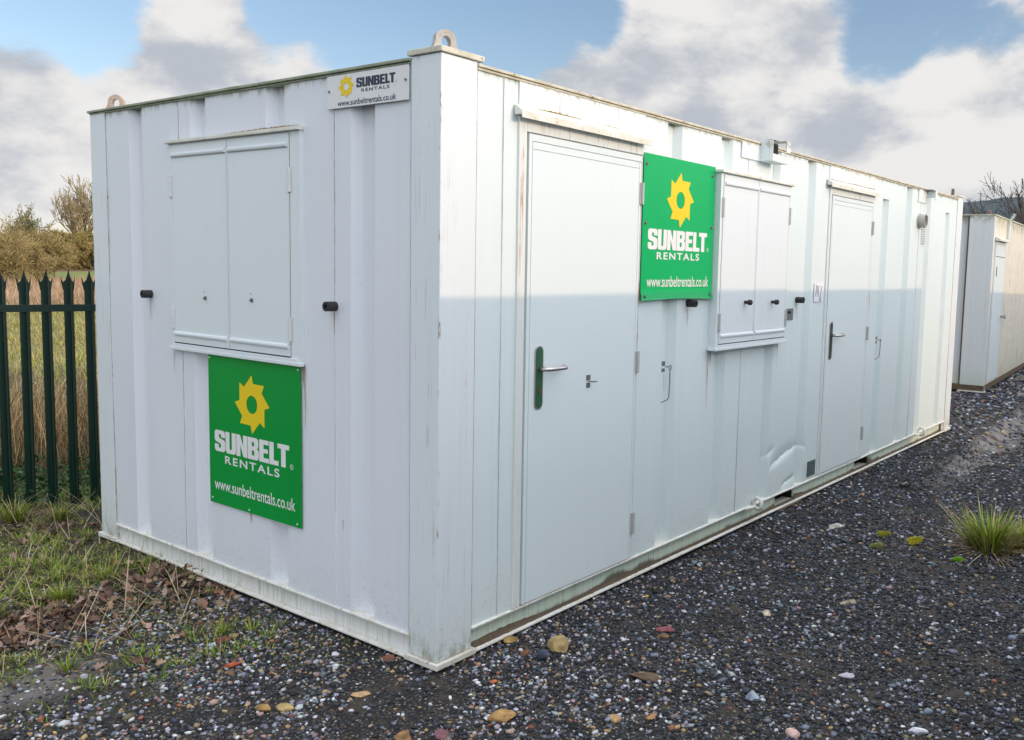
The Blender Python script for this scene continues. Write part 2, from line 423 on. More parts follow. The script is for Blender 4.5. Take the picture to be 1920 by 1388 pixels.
def gh(x, y):
    """height of the ground"""
    h = 0.012*mnoise.noise(Vector((x*0.7, y*0.7, 0)))+0.010*mnoise.noise(Vector((x*2.3, y*2.3, 3)))-0.014
    s = fence_d(x, y)
    if s > 0: h += min(1, s/6)*(0.06*mnoise.noise(Vector((x*0.25, y*0.25, 9))))
    # wheel ruts and mud ridge that run past the far end of the cabin
    if 4.5 < x < 13 and y < 0:
        yy = y+0.62-0.05*(x-6)
        h += -0.05*math.exp(-(yy/0.11)**2)+0.035*math.exp(-((yy-0.2)/0.1)**2)
    return h


def axis(a):
    out = []
    for lo, hi, st in a: out += list(np.arange(lo, hi-1e-6, st))
    return np.array(out+[a[-1][1]])


xs = axis([(-2500, -500, 500), (-500, -100, 100), (-100, -20, 20), (-20, -4, 2), (-4, 14, 0.085), (14, 20, 1), (20, 100, 20), (100, 500, 100), (500, 2500, 500)])
ys = axis([(-2500, -500, 500), (-500, -100, 100), (-100, -20, 20), (-20, -4, 2), (-4, 6, 0.085), (6, 20, 1), (20, 100, 10), (100, 500, 100), (500, 2500, 500)])
GX, GY = np.meshgrid(xs, ys)
Z = np.array([gh(float(x), float(y)) for x, y in zip(GX.ravel(), GY.ravel())])
V = np.stack([GX.ravel(), GY.ravel(), Z], 1)
nx, ny = len(xs), len(ys)
ii = (np.arange(ny-1)[:, None]*nx+np.arange(nx-1)[None, :]).ravel()
F = np.stack([ii, ii+1, ii+nx+1, ii+nx], 1)

m, g, b = new_mat('ground')
oc = g.n('ShaderNodeTexCoord').outputs['Object']
X, Y, _ = g.sep(oc)
fd = g.math('SUBTRACT', g.math('ADD', g.math('MULTIPLY', X, FN[0]), g.math('MULTIPLY', Y, FN[1])), FOFF)
fd = g.math('MINIMUM', fd, g.math('SUBTRACT', Y, 2.95))
n1 = g.noise(oc, 1.1, 5, 0.6); n2 = g.noise(oc, 6, 5, 0.65); n3 = g.noise(oc, 38, 4, 0.7)
vg = g.voronoi(oc, 95); vcol = g.n('ShaderNodeSeparateColor'); g.link(vg.outputs['Color'], vcol.inputs[0])
grav = g.mix(g.step(vcol.outputs[0], 0.5, 1.0), (0.010, 0.010, 0.012), (0.075, 0.08, 0.09))
grav = g.mix(g.step(vcol.outputs[1], 0.85, 1.0), grav, (0.26, 0.25, 0.24))
grav = g.mix(g.step(vcol.outputs[2], 0.88, 1.0), grav, (0.17, 0.10, 0.05))
grav = g.mix(g.step(vg.outputs['Distance'], 0.25, 0.75), grav, (0.010, 0.010, 0.010))
dirt = g.mix(n3, (0.022, 0.017, 0.013), (0.075, 0.060, 0.048))
yard = g.mix(g.step(n2, 0.50, 0.62), grav, dirt)
# trodden earth in the corner by the fence
cor = g.math('MULTIPLY', g.step(g.math('ADD', X, g.math('MULTIPLY', n2, 0.8)), 0.9, 0.2), g.step(g.math('ADD', Y, g.math('MULTIPLY', n1, 1.2)), 0.9, 2.0))
moss = g.mix(n3, (0.022, 0.026, 0.008), (0.095, 0.095, 0.032))
yard = g.mix(g.math('MULTIPLY', cor, 0.8), yard, g.mix(g.step(n2, 0.42, 0.58), dirt, moss))
# bare grey-brown patch of packed silt
px = g.math('SUBTRACT', X, -1.08); py = g.math('SUBTRACT', Y, 1.16)
rr = g.math('ADD', g.math('MULTIPLY', px, px), g.math('MULTIPLY', g.math('MULTIPLY', py, py), 3.2))
yard = g.mix(g.step(g.math('ADD', rr, g.math('MULTIPLY', n2, 0.30)), 0.30, 0.12), yard, g.mix(n3, (0.13, 0.115, 0.11), (0.22, 0.20, 0.19)))
# silt track past the far end of the cabin
ty = g.math('ADD', Y, g.math('MULTIPLY_ADD', X, -0.05, 0.93))
trk = g.math('MULTIPLY', g.step(g.math('ADD', g.math('ABSOLUTE', ty), g.math('MULTIPLY', n1, 0.25)), 0.36, 0.22), g.step(X, 4.6, 5.8))
yard = g.mix(g.math('MULTIPLY', trk, g.step(n2, 0.38, 0.55)), yard, g.mix(n3, (0.11, 0.10, 0.095), (0.24, 0.23, 0.23)))
# gravel fades into one tone far off
fw = g.noise(g.scale3(oc, 1, 1, 1), 0.35, 4, 0.6)
fdn = g.math('ADD', fd, g.math('MULTIPLY', g.math('SUBTRACT', fw, 0.5), 7.0))
tan = g.mix(g.noise(oc, 2.2, 6, 0.75), (0.24, 0.165, 0.105), (0.44, 0.33, 0.22))
grn = g.mix(g.noise(oc, 3.0, 6, 0.75), (0.10, 0.095, 0.03), (0.34, 0.29, 0.10))
vr = g.noise(oc, 1.8, 6, 0.7)
field = g.mix(g.step(g.math('ADD', fd, g.math('MULTIPLY', n1, 1.2)), 1.6, 3.2), g.mix(n2, (0.02, 0.035, 0.012), (0.07, 0.085, 0.03)), (0.10, 0.075, 0.04))
field = g.mix(g.step(fdn, 6.0, 9.0), field, grn)
field = g.mix(g.step(fdn, 24.0, 31.0), field, tan)
field = g.mix(g.step(fdn, 50.0, 55.0), field, g.mix(vr, (0.10, 0.14, 0.03), (0.22, 0.26, 0.07)))
field = g.mix(g.step(fdn, 76.0, 80.0), field, g.mix(vr, (0.16, 0.10, 0.06), (0.27, 0.19, 0.12)))
field = g.mix(g.step(fd, 150.0, 200.0), field, (0.10, 0.13, 0.05))
out = g.mix(g.step(g.math('ADD', fd, g.math('MULTIPLY', n2, 0.6)), -0.1, 0.7), yard, field)
g.link(out, b.inputs['Base Color']); wet = g.math('MULTIPLY', trk, g.step(g.noise(oc, 2.7, 3, 0.5), 0.46, 0.60))
g.link(g.math('MULTIPLY_ADD', wet, -0.68, 0.8), b.inputs['Roughness'])
b.inputs['Specular IOR Level'].default_value = 0.4
bn = g.n('ShaderNodeBump'); bn.inputs['Strength'].default_value = 0.8; bn.inputs['Distance'].default_value = 0.008
g.link(g.math('ADD', g.math('MULTIPLY', vg.outputs['Distance'], -1.0), g.math('MULTIPLY', n3, 0.8)), bn.inputs['Height'])
g.link(bn.outputs[0], b.inputs['Normal'])
tag(np_mesh('ground', V, F, m, smooth=True), kind='structure')

# hills: a wooded ridge well beyond the yard
m, g, b = new_mat('hillside')
oc = g.n('ShaderNodeTexCoord').outputs['Object']
g.link(g.mix(g.noise(oc, 0.02, 6, 0.7), (0.020, 0.040, 0.052), (0.050, 0.078, 0.092)), b.inputs['Base Color']); b.inputs['Roughness'].default_value = 0.95  # blue of distant haze is put into this base colour
azs = np.linspace(-30, 62, 120); V = []; F = []
for i, a in enumerate(azs):
    top = 73.5+1.7*max(-8, min(9, 14.2-a))+1.2*mnoise.noise(Vector((a*0.5, 0, 0)))
    top *= max(0.02, min(1, (62-a)/35))
    for j, (r_, f) in enumerate([(760, 0.0), (820, 0.35), (880, 0.75), (950, 1.0), (1150, 0.7), (1300, 0.0)]):
        V.append((-2.5+r_*math.cos(R(a)), -2.6+r_*math.sin(R(a)), -2+top*f+(2.5*mnoise.noise(Vector((a*0.6, j, 4))) if 0 < f else 0)))
for i in range(len(azs)-1):
    for j in range(5): q = i*6+j; F.append((q, q+1, q+7, q+6))
tag(np_mesh('hills', np.array(V), np.array(F), m, smooth=True), kind='structure')

# ================================================================ cabins


def corr_depth(s, z, troughs, D=0.042, sl=0.034):
    for (s0, s1, z0, z1) in troughs:
        if s0 < s < s1 and z0 < z < z1:
            return D*max(0.0, min(1.0, (s-s0)/sl, (s1-s)/sl))
    return 0.0


def wall_mesh(s0, s1, z0, z1, troughs, mapf, holes=(), seams=(), dents=None, wave=0.0015, step=0.05, sl=0.034):
    S = set(np.arange(s0, s1, step).round(4)); S.add(s1); Zs = set(np.arange(z0, z1, step).round(4)); Zs.add(z1)
    for (a, b_, c, d) in troughs:
        S |= {a, a+sl, b_-sl, b_}
        for q in (c, d):
            if z0 < q < z1: Zs |= {q-0.0008, q+0.0008}
    for (a, b_, c, d) in holes:
        S |= {a-0.0008, a+0.0008, b_-0.0008, b_+0.0008}
        for q in (c, d):
            if z0 < q < z1: Zs |= {q-0.0008, q+0.0008}
    for a in seams: S |= {a-0.004, a-0.0015, a+0.0015, a+0.004}
    if dents:
        S |= set(np.arange(3.0, 3.9, 0.012).round(4)); Zs |= set(np.arange(z0, 0.62, 0.012).round(4))
    S = sorted(S); Zs = sorted(Zs)
    S = [v for i, v in enumerate(S) if i == 0 or v-S[i-1] > 4e-4]; Zs = [v for i, v in enumerate(Zs) if i == 0 or v-Zs[i-1] > 4e-4]
    V = []; F = []
    for z in Zs:
        for s in S:
            d = corr_depth(s, z, troughs, sl=sl)
            for (a, b_, c, dd) in holes:
                if a < s < b_ and c < z < dd: d = 0.05
            for a in seams:
                if abs(s-a) < 0.002: d -= 0.0022
            d += wave*mnoise.noise(Vector((s*1.9, z*1.3, s0)))*2 + wave*0.6*mnoise.noise(Vector((s*5, z*2.0, 7)))
            if dents: d += dents(s, z)
            V.append(mapf(s, z, d))
    n = len(S)
    for j in range(len(Zs)-1):
        for i in range(n-1): q = j*n+i; F.append((q, q+1, q+n+1, q+n))
    return V, F


L, WD = 7.56, 2.83
cabin = empty('site_cabin')
tag(cabin, 'large white steel site cabin with two green signs, shuttered windows and two doors', 'cabin', 'site cabins in the yard')
TS = [(1.66, 1.811), (2.255, 2.40), (2.92, 3.07), (3.508, 3.658), (5.08, 5.24), (5.695, 5.855), (6.30, 6.444), (6.96, 7.10)]
trs = [(a, b_, 0.0, 2.29 if i in (4, 7) else 9) for i, (a, b_) in enumerate(TS)]


def dent(s, z):
    """crushed patch of sheet low on the side wall: creases that fold in from above and spring back below"""
    d = 0.0
    for (s0, s1, zb, rise, up, amp) in ((3.10, 3.56, 0.30, 0.12, 0.13, 0.018), (3.02, 3.17, 0.39, 0.06, 0.08, 0.010), (3.54, 3.70, 0.42, -0.03, 0.10, 0.013), (3.30, 3.52, 0.145, 0.05, 0.05, 0.016)):
        if s0 < s < s1:
            t = (s-s0)/(s1-s0); za = zb+rise*t**0.7+0.010*mnoise.noise(Vector((s*14, 0, s0))); w = math.sin(math.pi*t)**0.5
            q = z-za
            if q >= 0: d += amp*w*max(0.0, 1-q/up)**2
            else: d += amp*w*math.exp(q/0.018)
    return d


V, F = wall_mesh(0.20, 7.36, 0.121, 2.452, trs, lambda s, z, d: (s, 0.006+d, z),
                 holes=[(0.505, 1.408, 0.12, 2.238), (3.948, 4.828, 0.13, 2.238)], seams=(0.36, 2.60, 6.10), dents=dent)
side_wall = mesh_obj('side_wall', V, F, M['wall_side'], cabin); side_wall['label'] = 'long corrugated side wall with a dent low down'
TE = [(0.395, 0.55), (1.01, 1.155), (1.657, 1.80), (2.268, 2.415)]
V, F = wall_mesh(0.17, 2.66, 0.112, 2.455, [(a, b_, 0, 9) for a, b_ in TE], lambda s, z, d: (0.006+d, s, z), seams=(0.653, 1.90), wave=0.0028)
F = [f[::-1] for f in F]
end_wall = mesh_obj('end_wall', V, F, M['wall_end'], cabin); end_wall['label'] = 'shaded corrugated end wall'
for y in (0.1712, 0.653, 1.90, 2.6575):      # dirt caught in the welds and lap joints
    b_ = MB(); b_.box(0.0015, 0.0075, y-0.0011, y+0.0011, 0.115, 2.446); b_.build('seam', M['seam'], cabin)
for x in (0.2015, 0.361, 2.601, 6.101, 7.3585):
    b_ = MB(); b_.box(x-0.0011, x+0.0011, 0.0015, 0.0075, 0.123, 2.442); b_.build('seam', M['seam'], cabin)
b_ = MB(); b_.box(0.03, 7.53, 2.79, 2.82, 0.1, 2.45); b_.build('back_wall', M['wall_end'], cabin)
b_ = MB(); b_.box(7.52, 7.55, 0.03, 2.79, 0.1, 2.45); b_.build('far_end_wall', M['wall_end'], cabin)
b_ = MB(); b_.add([(0.0, 0, 2.452), (L, 0, 2.452), (L, WD/2, 2.475), (0, WD/2, 2.475), (L, WD, 2.452), (0, WD, 2.452)], [(0, 1, 2, 3), (3, 2, 4, 5)])
b_.build('roof', M['roof'], cabin)
# roof edge trims (thin folded angle with a shadow gap)
b_ = MB(); b_.box(0.20, 7.36, -0.010, 0.05, 2.4555, 2.467).box(0.20, 7.36, -0.003, 0.03, 2.444, 2.4535)
b_.build('roof_trim', M['roof_trim_side'], cabin, 0.002)
b_ = MB(); b_.box(-0.012, 0.05, 0.17, 2.84, 2.458, 2.470).box(-0.003, 0.03, 0.17, 2.83, 2.448, 2.456)
o = b_.build('roof_trim', M['roof_trim_end'], cabin, 0.002); o['label'] = 'green algae-stained roof edge of the end wall'
b_ = MB(); b_.box(0.0, L, 2.80, 2.84, 2.456, 2.468); b_.build('roof_trim', M['roof_trim_end'], cabin, 0.002)
# corner posts, caps, base plates
for (x0, x1, y0, y1, zt) in ((0, 0.20, 0, 0.17, 2.474), (7.36, 7.56, 0, 0.17, 2.474), (0, 0.20, 2.66, 2.83, 2.455), (7.36, 7.56, 2.66, 2.83, 2.455)):
    b_ = MB(); b_.box(x0, x1, y0, y1, 0.0285, zt); b_.build('corner_post', M['post'], cabin, 0.004)
b_ = MB(); b_.box(-0.009, 0.232, -0.009, 0.186, 2.4765, 2.499); b_.build('corner_cap', M['cap'], cabin, 0.003)
b_ = MB(); b_.box(7.33, 7.569, -0.009, 0.186, 2.4765, 2.494); b_.build('corner_cap', M['cap'], cabin, 0.003)
for (x0, x1, y0, y1) in ((-0.014, 0.216, -0.014, 0.186), (7.345, 7.574, -0.014, 0.186), (-0.014, 0.216, 2.66, 2.85), (7.345, 7.574, 2.66, 2.85)):
    b_ = MB(); b_.box(x0, x1, y0, y1, 0.002, 0.027); b_.build('base_plate', M['plate'], cabin, 0.003)


def lug(mat, loc, rz, th=0.028, R0=0.052, h=0.04, r=0.022, parent=cabin, label=None):
    pts = []
    n = 18
    outl = [(-R0*1.25, 0), (-R0*0.95, h*0.9)]+[(R0*math.cos(a), h+R0*math.sin(a)) for a in np.linspace(math.pi*0.86, math.pi*0.14, n)]+[(R0*0.95, h*0.9), (R0*1.25, 0)]
    hole = [(r*math.cos(a), h*0.92+r*1.15*math.sin(a)) for a in np.linspace(0, 2*math.pi, 17)[:-1]]
    cu = bpy.data.curves.new('c', 'CURVE'); cu.dimensions = '2D'; cu.fill_mode = 'BOTH'; cu.extrude = th/2
    for pl in (outl, hole):
        sp = cu.splines.new('POLY'); sp.points.add(len(pl)-1); sp.use_cyclic_u = True
        for p_, q in zip(sp.points, pl): p_.co = (q[0], q[1], 0, 1)
    co = bpy.data.objects.new('c', cu); C.objects.link(co)
    dg = bpy.context.evaluated_depsgraph_get(); me = bpy.data.meshes.new_from_object(co.evaluated_get(dg))
    bpy.data.objects.remove(co)
    T = Matrix.Translation(loc) @ Matrix.Rotation(rz, 4, 'Z') @ Matrix.Rotation(R(90), 4, 'X')
    me.transform(T); me.materials.clear(); me.materials.append(mat)
    o = bpy.data.objects.new('lifting_eye', me); C.objects.link(o); o.parent = parent
    if label: o['label'] = label
    return o


lug(M['lug'], (0.088, 0.075, 2.499), R(-18), R0=0.047, h=0.038, r=0.022, th=0.032)
lug(M['lug_pink'], (0.06, 2.64, 2.468), R(-52), R0=0.046, label='pinkish worn lifting eye at the far left corner')
lug(M['lug_rust'], (7.40, 0.07, 2.492), R(12), R0=0.042, h=0.032, label='rusty lifting eye at the far right corner')

# base beams
b_ = MB()
POCK = [(3.27, 3.575), (4.81, 5.14)]
b_.box(0.20, 7.36, -0.004, 0.10, 0.1075, 0.1205)
b_.build('beam_lip', M['flange'], cabin, 0.005)
b_ = MB(); xs_ = [0.20, 3.27, 3.575, 4.81, 5.14, 7.30]
for a, c in ((0.20, 3.27), (3.575, 4.81), (5.14, 7.30)): b_.box(a, c, 0.036, 0.046, 0.0165, 0.1065)
o = b_.build('base_beam', M['beam'], cabin); o['label'] = 'greenish base beam under the long side, muddy along its foot'
b_ = MB(); b_.box(0.216, 7.345, -0.008, 0.12, 0.0045, 0.0155)
bf = b_.build('beam_foot', M['flange'], cabin, 0.003)
V = []; F = []
xs_ = np.arange(0.22, 7.3, 0.012)
pk_ = [p_ for p_ in POCK]
for i, x in enumerate(xs_):      # mud lying on the foot of the beam, banked up against its web
    q = 0.5+0.5*mnoise.noise(Vector((x*1.3, 0, 5))); q2 = mnoise.noise(Vector((x*30, 2, 0)))
    hgt = 0.004 if any(a_-0.01 < x < c_+0.01 for a_, c_ in POCK) else 0.004+0.040*max(0, min(1, (q-0.52)*3.5))*(1+0.35*q2)
    V += [(x, 0.004+0.012*(1-q)+0.004*q2, 0.0157), (x, 0.020, 0.0175+0.2*hgt), (x, 0.0355, 0.0157+hgt)]
    if i: k = 3*i; F += [(k-3, k, k+1, k-2), (k-2, k+1, k+2, k-1)]
mesh_obj('mud', V, F, M['mud'], bf)
for a, c in POCK:
    b_ = MB()
    b_.box(a, a+0.006, 0.044, 0.5, 0.018, 0.106).box(c-0.006, c, 0.044, 0.5, 0.018, 0.106).box(a, c, 0.5, 0.51, 0.018, 0.106)
    o = b_.build('fork_pocket', M['dark'], cabin)
    b_ = MB(); b_.box(a-0.03, c+0.05, -0.016, 0.14, -0.006, 0.0035).build('pocket_plate', M['rust_dirt'], o, 0.003)
b_ = MB(); b_.box(7.302, 7.36, 0.012, 0.02, 0.0285, 0.1065); b_.build('beam_end_plate', M['plate'], cabin)
b_ = MB(); b_.box(-0.004, 0.09, 0.17, 2.66, 0.099, 0.1115); b_.build('beam_lip', M['flange'], cabin, 0.004)
b_ = MB(); b_.box(0.022, 0.03, 0.17, 2.66, 0.0165, 0.0985)
o = b_.build('base_beam', M['beam_end'], cabin); o['label'] = 'white base beam under the end wall, splashed with mud'
b_ = MB(); b_.box(-0.010, 0.10, 0.19, 2.655, 0.0045, 0.0155); b_.build('beam_foot', M['flange'], cabin, 0.003)

# towing rings welded on the beam
for x, y, z in ((2.84, -0.03, 0.135), (6.40, -0.03, 0.14)):
    b_ = MB(); ring = [(x+0.010*math.cos(a), y-0.012+0.034*math.cos(a), z+0.036*math.sin(a)) for a in np.linspace(0, 2*math.pi, 22)]
    b_.tube(ring, 0.0125, 8, False); b_.tube([(x-0.10, 0.0, 0.112), (x-0.05, -0.02, 0.114), (x-0.02, -0.03, 0.118)], 0.012, 8)
    b_.build('towing_ring', M['flange'], cabin, smooth=True)


# ---------------------------------------------------------------- lettering
def fit2d(me, u0, u1, v0, v1):
    co = np.array([v.co[:] for v in me.vertices]); a = co.min(0); c = co.max(0)
    co[:, 0] = u0+(co[:, 0]-a[0])/(c[0]-a[0])*(u1-u0); co[:, 1] = v0+(co[:, 1]-a[1])/(c[1]-a[1])*(v1-v0)
    return co, [tuple(p.vertices) for p in me.polygons]


def curve_mesh(cu):
    co = bpy.data.objects.new('c', cu); C.objects.link(co)
    dg = bpy.context.evaluated_depsgraph_get(); me = bpy.data.meshes.new_from_object(co.evaluated_get(dg))
    bpy.data.objects.remove(co); return me


def text2d(s, u0, u1, v0, v1, bold=0.0, spacing=1.0):
    cu = bpy.data.curves.new('t', 'FONT'); cu.body = s; cu.offset = bold; cu.space_character = spacing; cu.resolution_u = 4
    return fit2d(curve_mesh(cu), u0, u1, v0, v1)


def poly2d(polys, u0, u1, v0, v1):
    cu = bpy.data.curves.new('t', 'CURVE'); cu.dimensions = '2D'; cu.fill_mode = 'BOTH'
    for pl in polys:
        sp = cu.splines.new('POLY'); sp.points.add(len(pl)-1); sp.use_cyclic_u = True
        for p_, q in zip(sp.points, pl): p_.co = (q[0], q[1], 0, 1)
    return fit2d(curve_mesh(cu), u0, u1, v0, v1)


def block_word():
    G = {
        'S': ([[(.84, .68), (.52, .68), (.52, .79), (.49, .82), (.37, .82), (.34, .79), (.34, .70), (.38, .64), (.72, .57), (.81, .52), (.84, .45), (.84, .14), (.80, .05), (.70, 0), (.14, 0), (.04, .05), (0, .14), (0, .34), (.32, .34), (.32, .21), (.35, .18), (.47, .18), (.50, .21), (.50, .32), (.46, .38), (.12, .45), (.03, .51), (0, .58), (0, .86), (.04, .95), (.14, 1), (.70, 1), (.80, .95), (.84, .86)]], .84),
        'U': ([[(0, 1), (0, .16), (.05, .05), (.16, 0), (.66, 0), (.77, .05), (.82, .16), (.82, 1), (.50, 1), (.50, .23), (.47, .19), (.35, .19), (.32, .23), (.32, 1)]], .82),
        'N': ([[(0, 0), (0, 1), (.30, 1), (.53, .50), (.53, 1), (.84, 1), (.84, 0), (.55, 0), (.31, .52), (.31, 0)]], .84),
        'B': ([[(0, 0), (0, 1), (.66, 1), (.77, .95), (.81, .86), (.81, .64), (.77, .56), (.70, .52), (.79, .47), (.84, .39), (.84, .14), (.79, .05), (.68, 0)],
               [(.32, .80), (.46, .80), (.49, .77), (.49, .64), (.46, .61), (.32, .61)], [(.32, .42), (.47, .42), (.50, .39), (.50, .22), (.47, .19), (.32, .19)]], .84),
        'E': ([[(0, 0), (0, 1), (.70, 1), (.70, .80), (.32, .80), (.32, .61), (.64, .61), (.64, .42), (.32, .42), (.32, .20), (.71, .20), (.71, 0)]], .71),
        'L': ([[(0, 0), (0, 1), (.32, 1), (.32, .21), (.66, .21), (.66, 0)]], .66),
        'T': ([[(0, 1), (.82, 1), (.82, .79), (.57, .79), (.57, 0), (.25, 0), (.25, .79), (0, .79)]], .82)}
    x = 0; out = []
    for ch in 'SUNBELT':
        p_, w = G[ch]
        if ch == 'T': x -= 0.10
        out += [[(a+x, c) for a, c in pl] for pl in p_]; x += w+0.035
    return out


def gear_polys():
    o = []
    for k in range(8):
        t = R(90-45*k); o.append((math.cos(t), math.sin(t))); t2 = R(90-45*k-7); o.append((0.72*math.cos(t2), 0.72*math.sin(t2)))
    return [o, [(0.31*math.cos(a), 0.31*math.sin(a)) for a in np.linspace(0, 2*math.pi, 33)[:-1]]]


def put(parts, mapf, name, mat, parent):
    V = []; F = []
    for co, fs in parts:
        q = len(V); V += [mapf(c[0], c[1]) for c in co]; F += [tuple(q+i for i in f) for f in fs]
    return mesh_obj(name, V, F, mat, parent)


def ring2d(cu_, cv, r):
    t = np.linspace(0, 2*math.pi, 17)[:-1]
    V = [(cu_+r*math.cos(a), cv+r*math.sin(a), 0) for a in t]+[(cu_+r*.8*math.cos(a), cv+r*.8*math.sin(a), 0) for a in t]
    return V, [(i, (i+1) % 16, 16+(i+1) % 16, 16+i) for i in range(16)]


# green sign on the end wall; u grows to the right as seen (towards -y)
Ue = lambda u, v: (-0.0065, -u, v)
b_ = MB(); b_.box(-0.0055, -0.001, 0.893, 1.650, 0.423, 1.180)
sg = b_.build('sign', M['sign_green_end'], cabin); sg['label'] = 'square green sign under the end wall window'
put([poly2d(gear_polys(), -1.418, -1.130, 0.819, 1.105)], Ue, 'logo', M['ink_yellow'], sg)
r2 = text2d('R', -0.967, -0.955, 0.697, 0.711)
put([poly2d(block_word(), -1.600, -0.980, 0.694, 0.802), text2d('RENTALS', -1.510, -1.057, 0.638, 0.679, 0.02, 1.25), ring2d(-0.961, 0.704, 0.013), r2], Ue, 'lettering', M['ink_white'], sg)
put([text2d('www.sunbeltrentals.co.uk', -1.606, -0.936, 0.496, 0.555, 0.008)], Ue, 'web_address', M['ink_white'], sg)
for y, z in ((1.637, 1.164), (0.908, 1.164), (1.627, 0.448), (1.306, 0.438), (0.922, 0.440)):
    b_ = MB(); b_.tube([(-0.0055, y, z), (-0.0085, y, z)], 0.0045, 8); b_.build('rivet', M['ink_white'], sg)

# white sign at the top of the end wall
b_ = MB(); b_.box(-0.0068, -0.001, 0.178, 0.687, 2.309, 2.446)
sg = b_.build('sign', M['sign_white'], cabin, 0.001); sg['label'] = 'small white sign under the roof edge by the corner'
Uw = lambda u, v: (-0.0078, -u, v)
put([poly2d(gear_polys(), -0.612, -0.508, 2.346, 2.444)], Uw, 'logo', M['ink_yellow'], sg)
put([poly2d(block_word(), -0.494, -0.254, 2.384, 2.423), text2d('RENTALS', -0.462, -0.289, 2.364, 2.377, 0.02, 1.25), ring2d(-0.248, 2.388, 0.004)], Uw, 'lettering', M['ink_navy'], sg)
put([text2d('www.sunbeltrentals.co.uk', -0.616, -0.249, 2.3165, 2.341, 0.008)], Uw, 'web_address', M['ink_navy'], sg)
for y, z in ((0.671, 2.382), (0.192, 2.388)):
    b_ = MB(); b_.tube([(-0.0068, y, z), (-0.012, y, z)], 0.005, 8); b_.build('bolt', M['steel_dark'], sg)

# green sign on the side wall, its foot bent outwards
yb = lambda z: -0.0125-0.012*max(0.0, min(1.0, (1.56-z)/0.065))**1.5
V = []; F = []
zz = list(np.linspace(1.495, 1.57, 8))+[2.255]; xx = np.linspace(1.413, 2.163, 9)
for side in (0, 0.003):
    for z in zz:
        for i, x in enumerate(xx): V.append((x, yb(z)+side, z-0.010*math.sin(math.pi*(x-1.41)/0.75)*(1 if z < 1.5 else 0)*-0.8))
n = len(xx); nz_ = len(zz)
for j in range(nz_-1):
    for i in range(n-1): q = j*n+i; F.append((q, q+1, q+n+1, q+n)); q += n*nz_; F.append((q, q+n, q+n+1, q+1))
for i in range(n-1): F.append((i, n*nz_+i, n*nz_+i+1, i+1)); q = (nz_-1)*n+i; F.append((q, q+1, n*nz_+q+1, n*nz_+q))
for j in range(nz_-1):
    q = j*n; F.append((q, q+n, n*nz_+q+n, n*nz_+q)); q = j*n+n-1; F.append((q, n*nz_+q, n*nz_+q+n, q+n))
sg = mesh_obj('sign', V, F, M['sign_green'], cabin); sg['label'] = 'square green sign between the near door and the window'
Us = lambda u, v: (u, -0.0136, v)
put([poly2d(gear_polys(), 1.640, 1.924, 1.889, 2.186)], Us, 'logo', M['ink_yellow'], sg)
put([poly2d(block_word(), 1.466, 2.086, 1.764, 1.872), text2d('RENTALS', 1.556, 2.004, 1.713, 1.752, 0.02, 1.25), ring2d(2.099, 1.778, 0.012), text2d('R', 2.094, 2.104, 1.772, 1.784)], Us, 'lettering', M['ink_white'], sg)
put([text2d('www.sunbeltrentals.co.uk', 1.466, 2.118, 1.566, 1.625, 0.008)], Us, 'web_address', M['ink_white'], sg)
for x, z in ((1.437, 2.200), (2.130, 2.200), (1.440, 1.898), (2.135, 1.905), (1.442, 1.515), (2.132, 1.520)):
    b_ = MB(); y = yb(z); b_.tube([(x, y, z), (x, y-0.002, z)], 0.011, 14).tube([(x, y-0.002, z), (x, y-0.008, z)], 0.006, 6)
    b_.build('bolt', M['steel_dark'], sg)

# ---------------------------------------------------------------- doors


def crust(name, mapf, u0, u1, sd, parent):
    """thin ragged line of moss and rust gathered in a joint"""
    V = []; F = []; us = np.arange(u0, u1, 0.004)
    for i, u in enumerate(us):
        q = max(0.0, 0.5+1.6*mnoise.noise(Vector((u*3.1, sd, 0))))*(0.5+0.9*abs(mnoise.noise(Vector((u*60, sd, 3))))); h = 0.0015+0.011*min(1.2, q)
        V += [mapf(u, 0), mapf(u, h)]
        if i: k = 2*i; F.append((k-2, k, k+1, k-1))
    return mesh_obj(name, V, F, M['moss_line'], parent)



def hinge_geo(x, z, y=-0.010, h=0.11):
    b_ = MB(); b_.tube([(x, y-0.006, z-h/2), (x, y-0.006, z+h/2)], 0.008, 10)
    b_.box(x-0.016, x-0.004, y-0.002, y+0.006, z-h/2, z+h/2).box(x+0.004, x+0.016, y-0.002, y+0.006, z-h/2, z+h/2)
    return b_


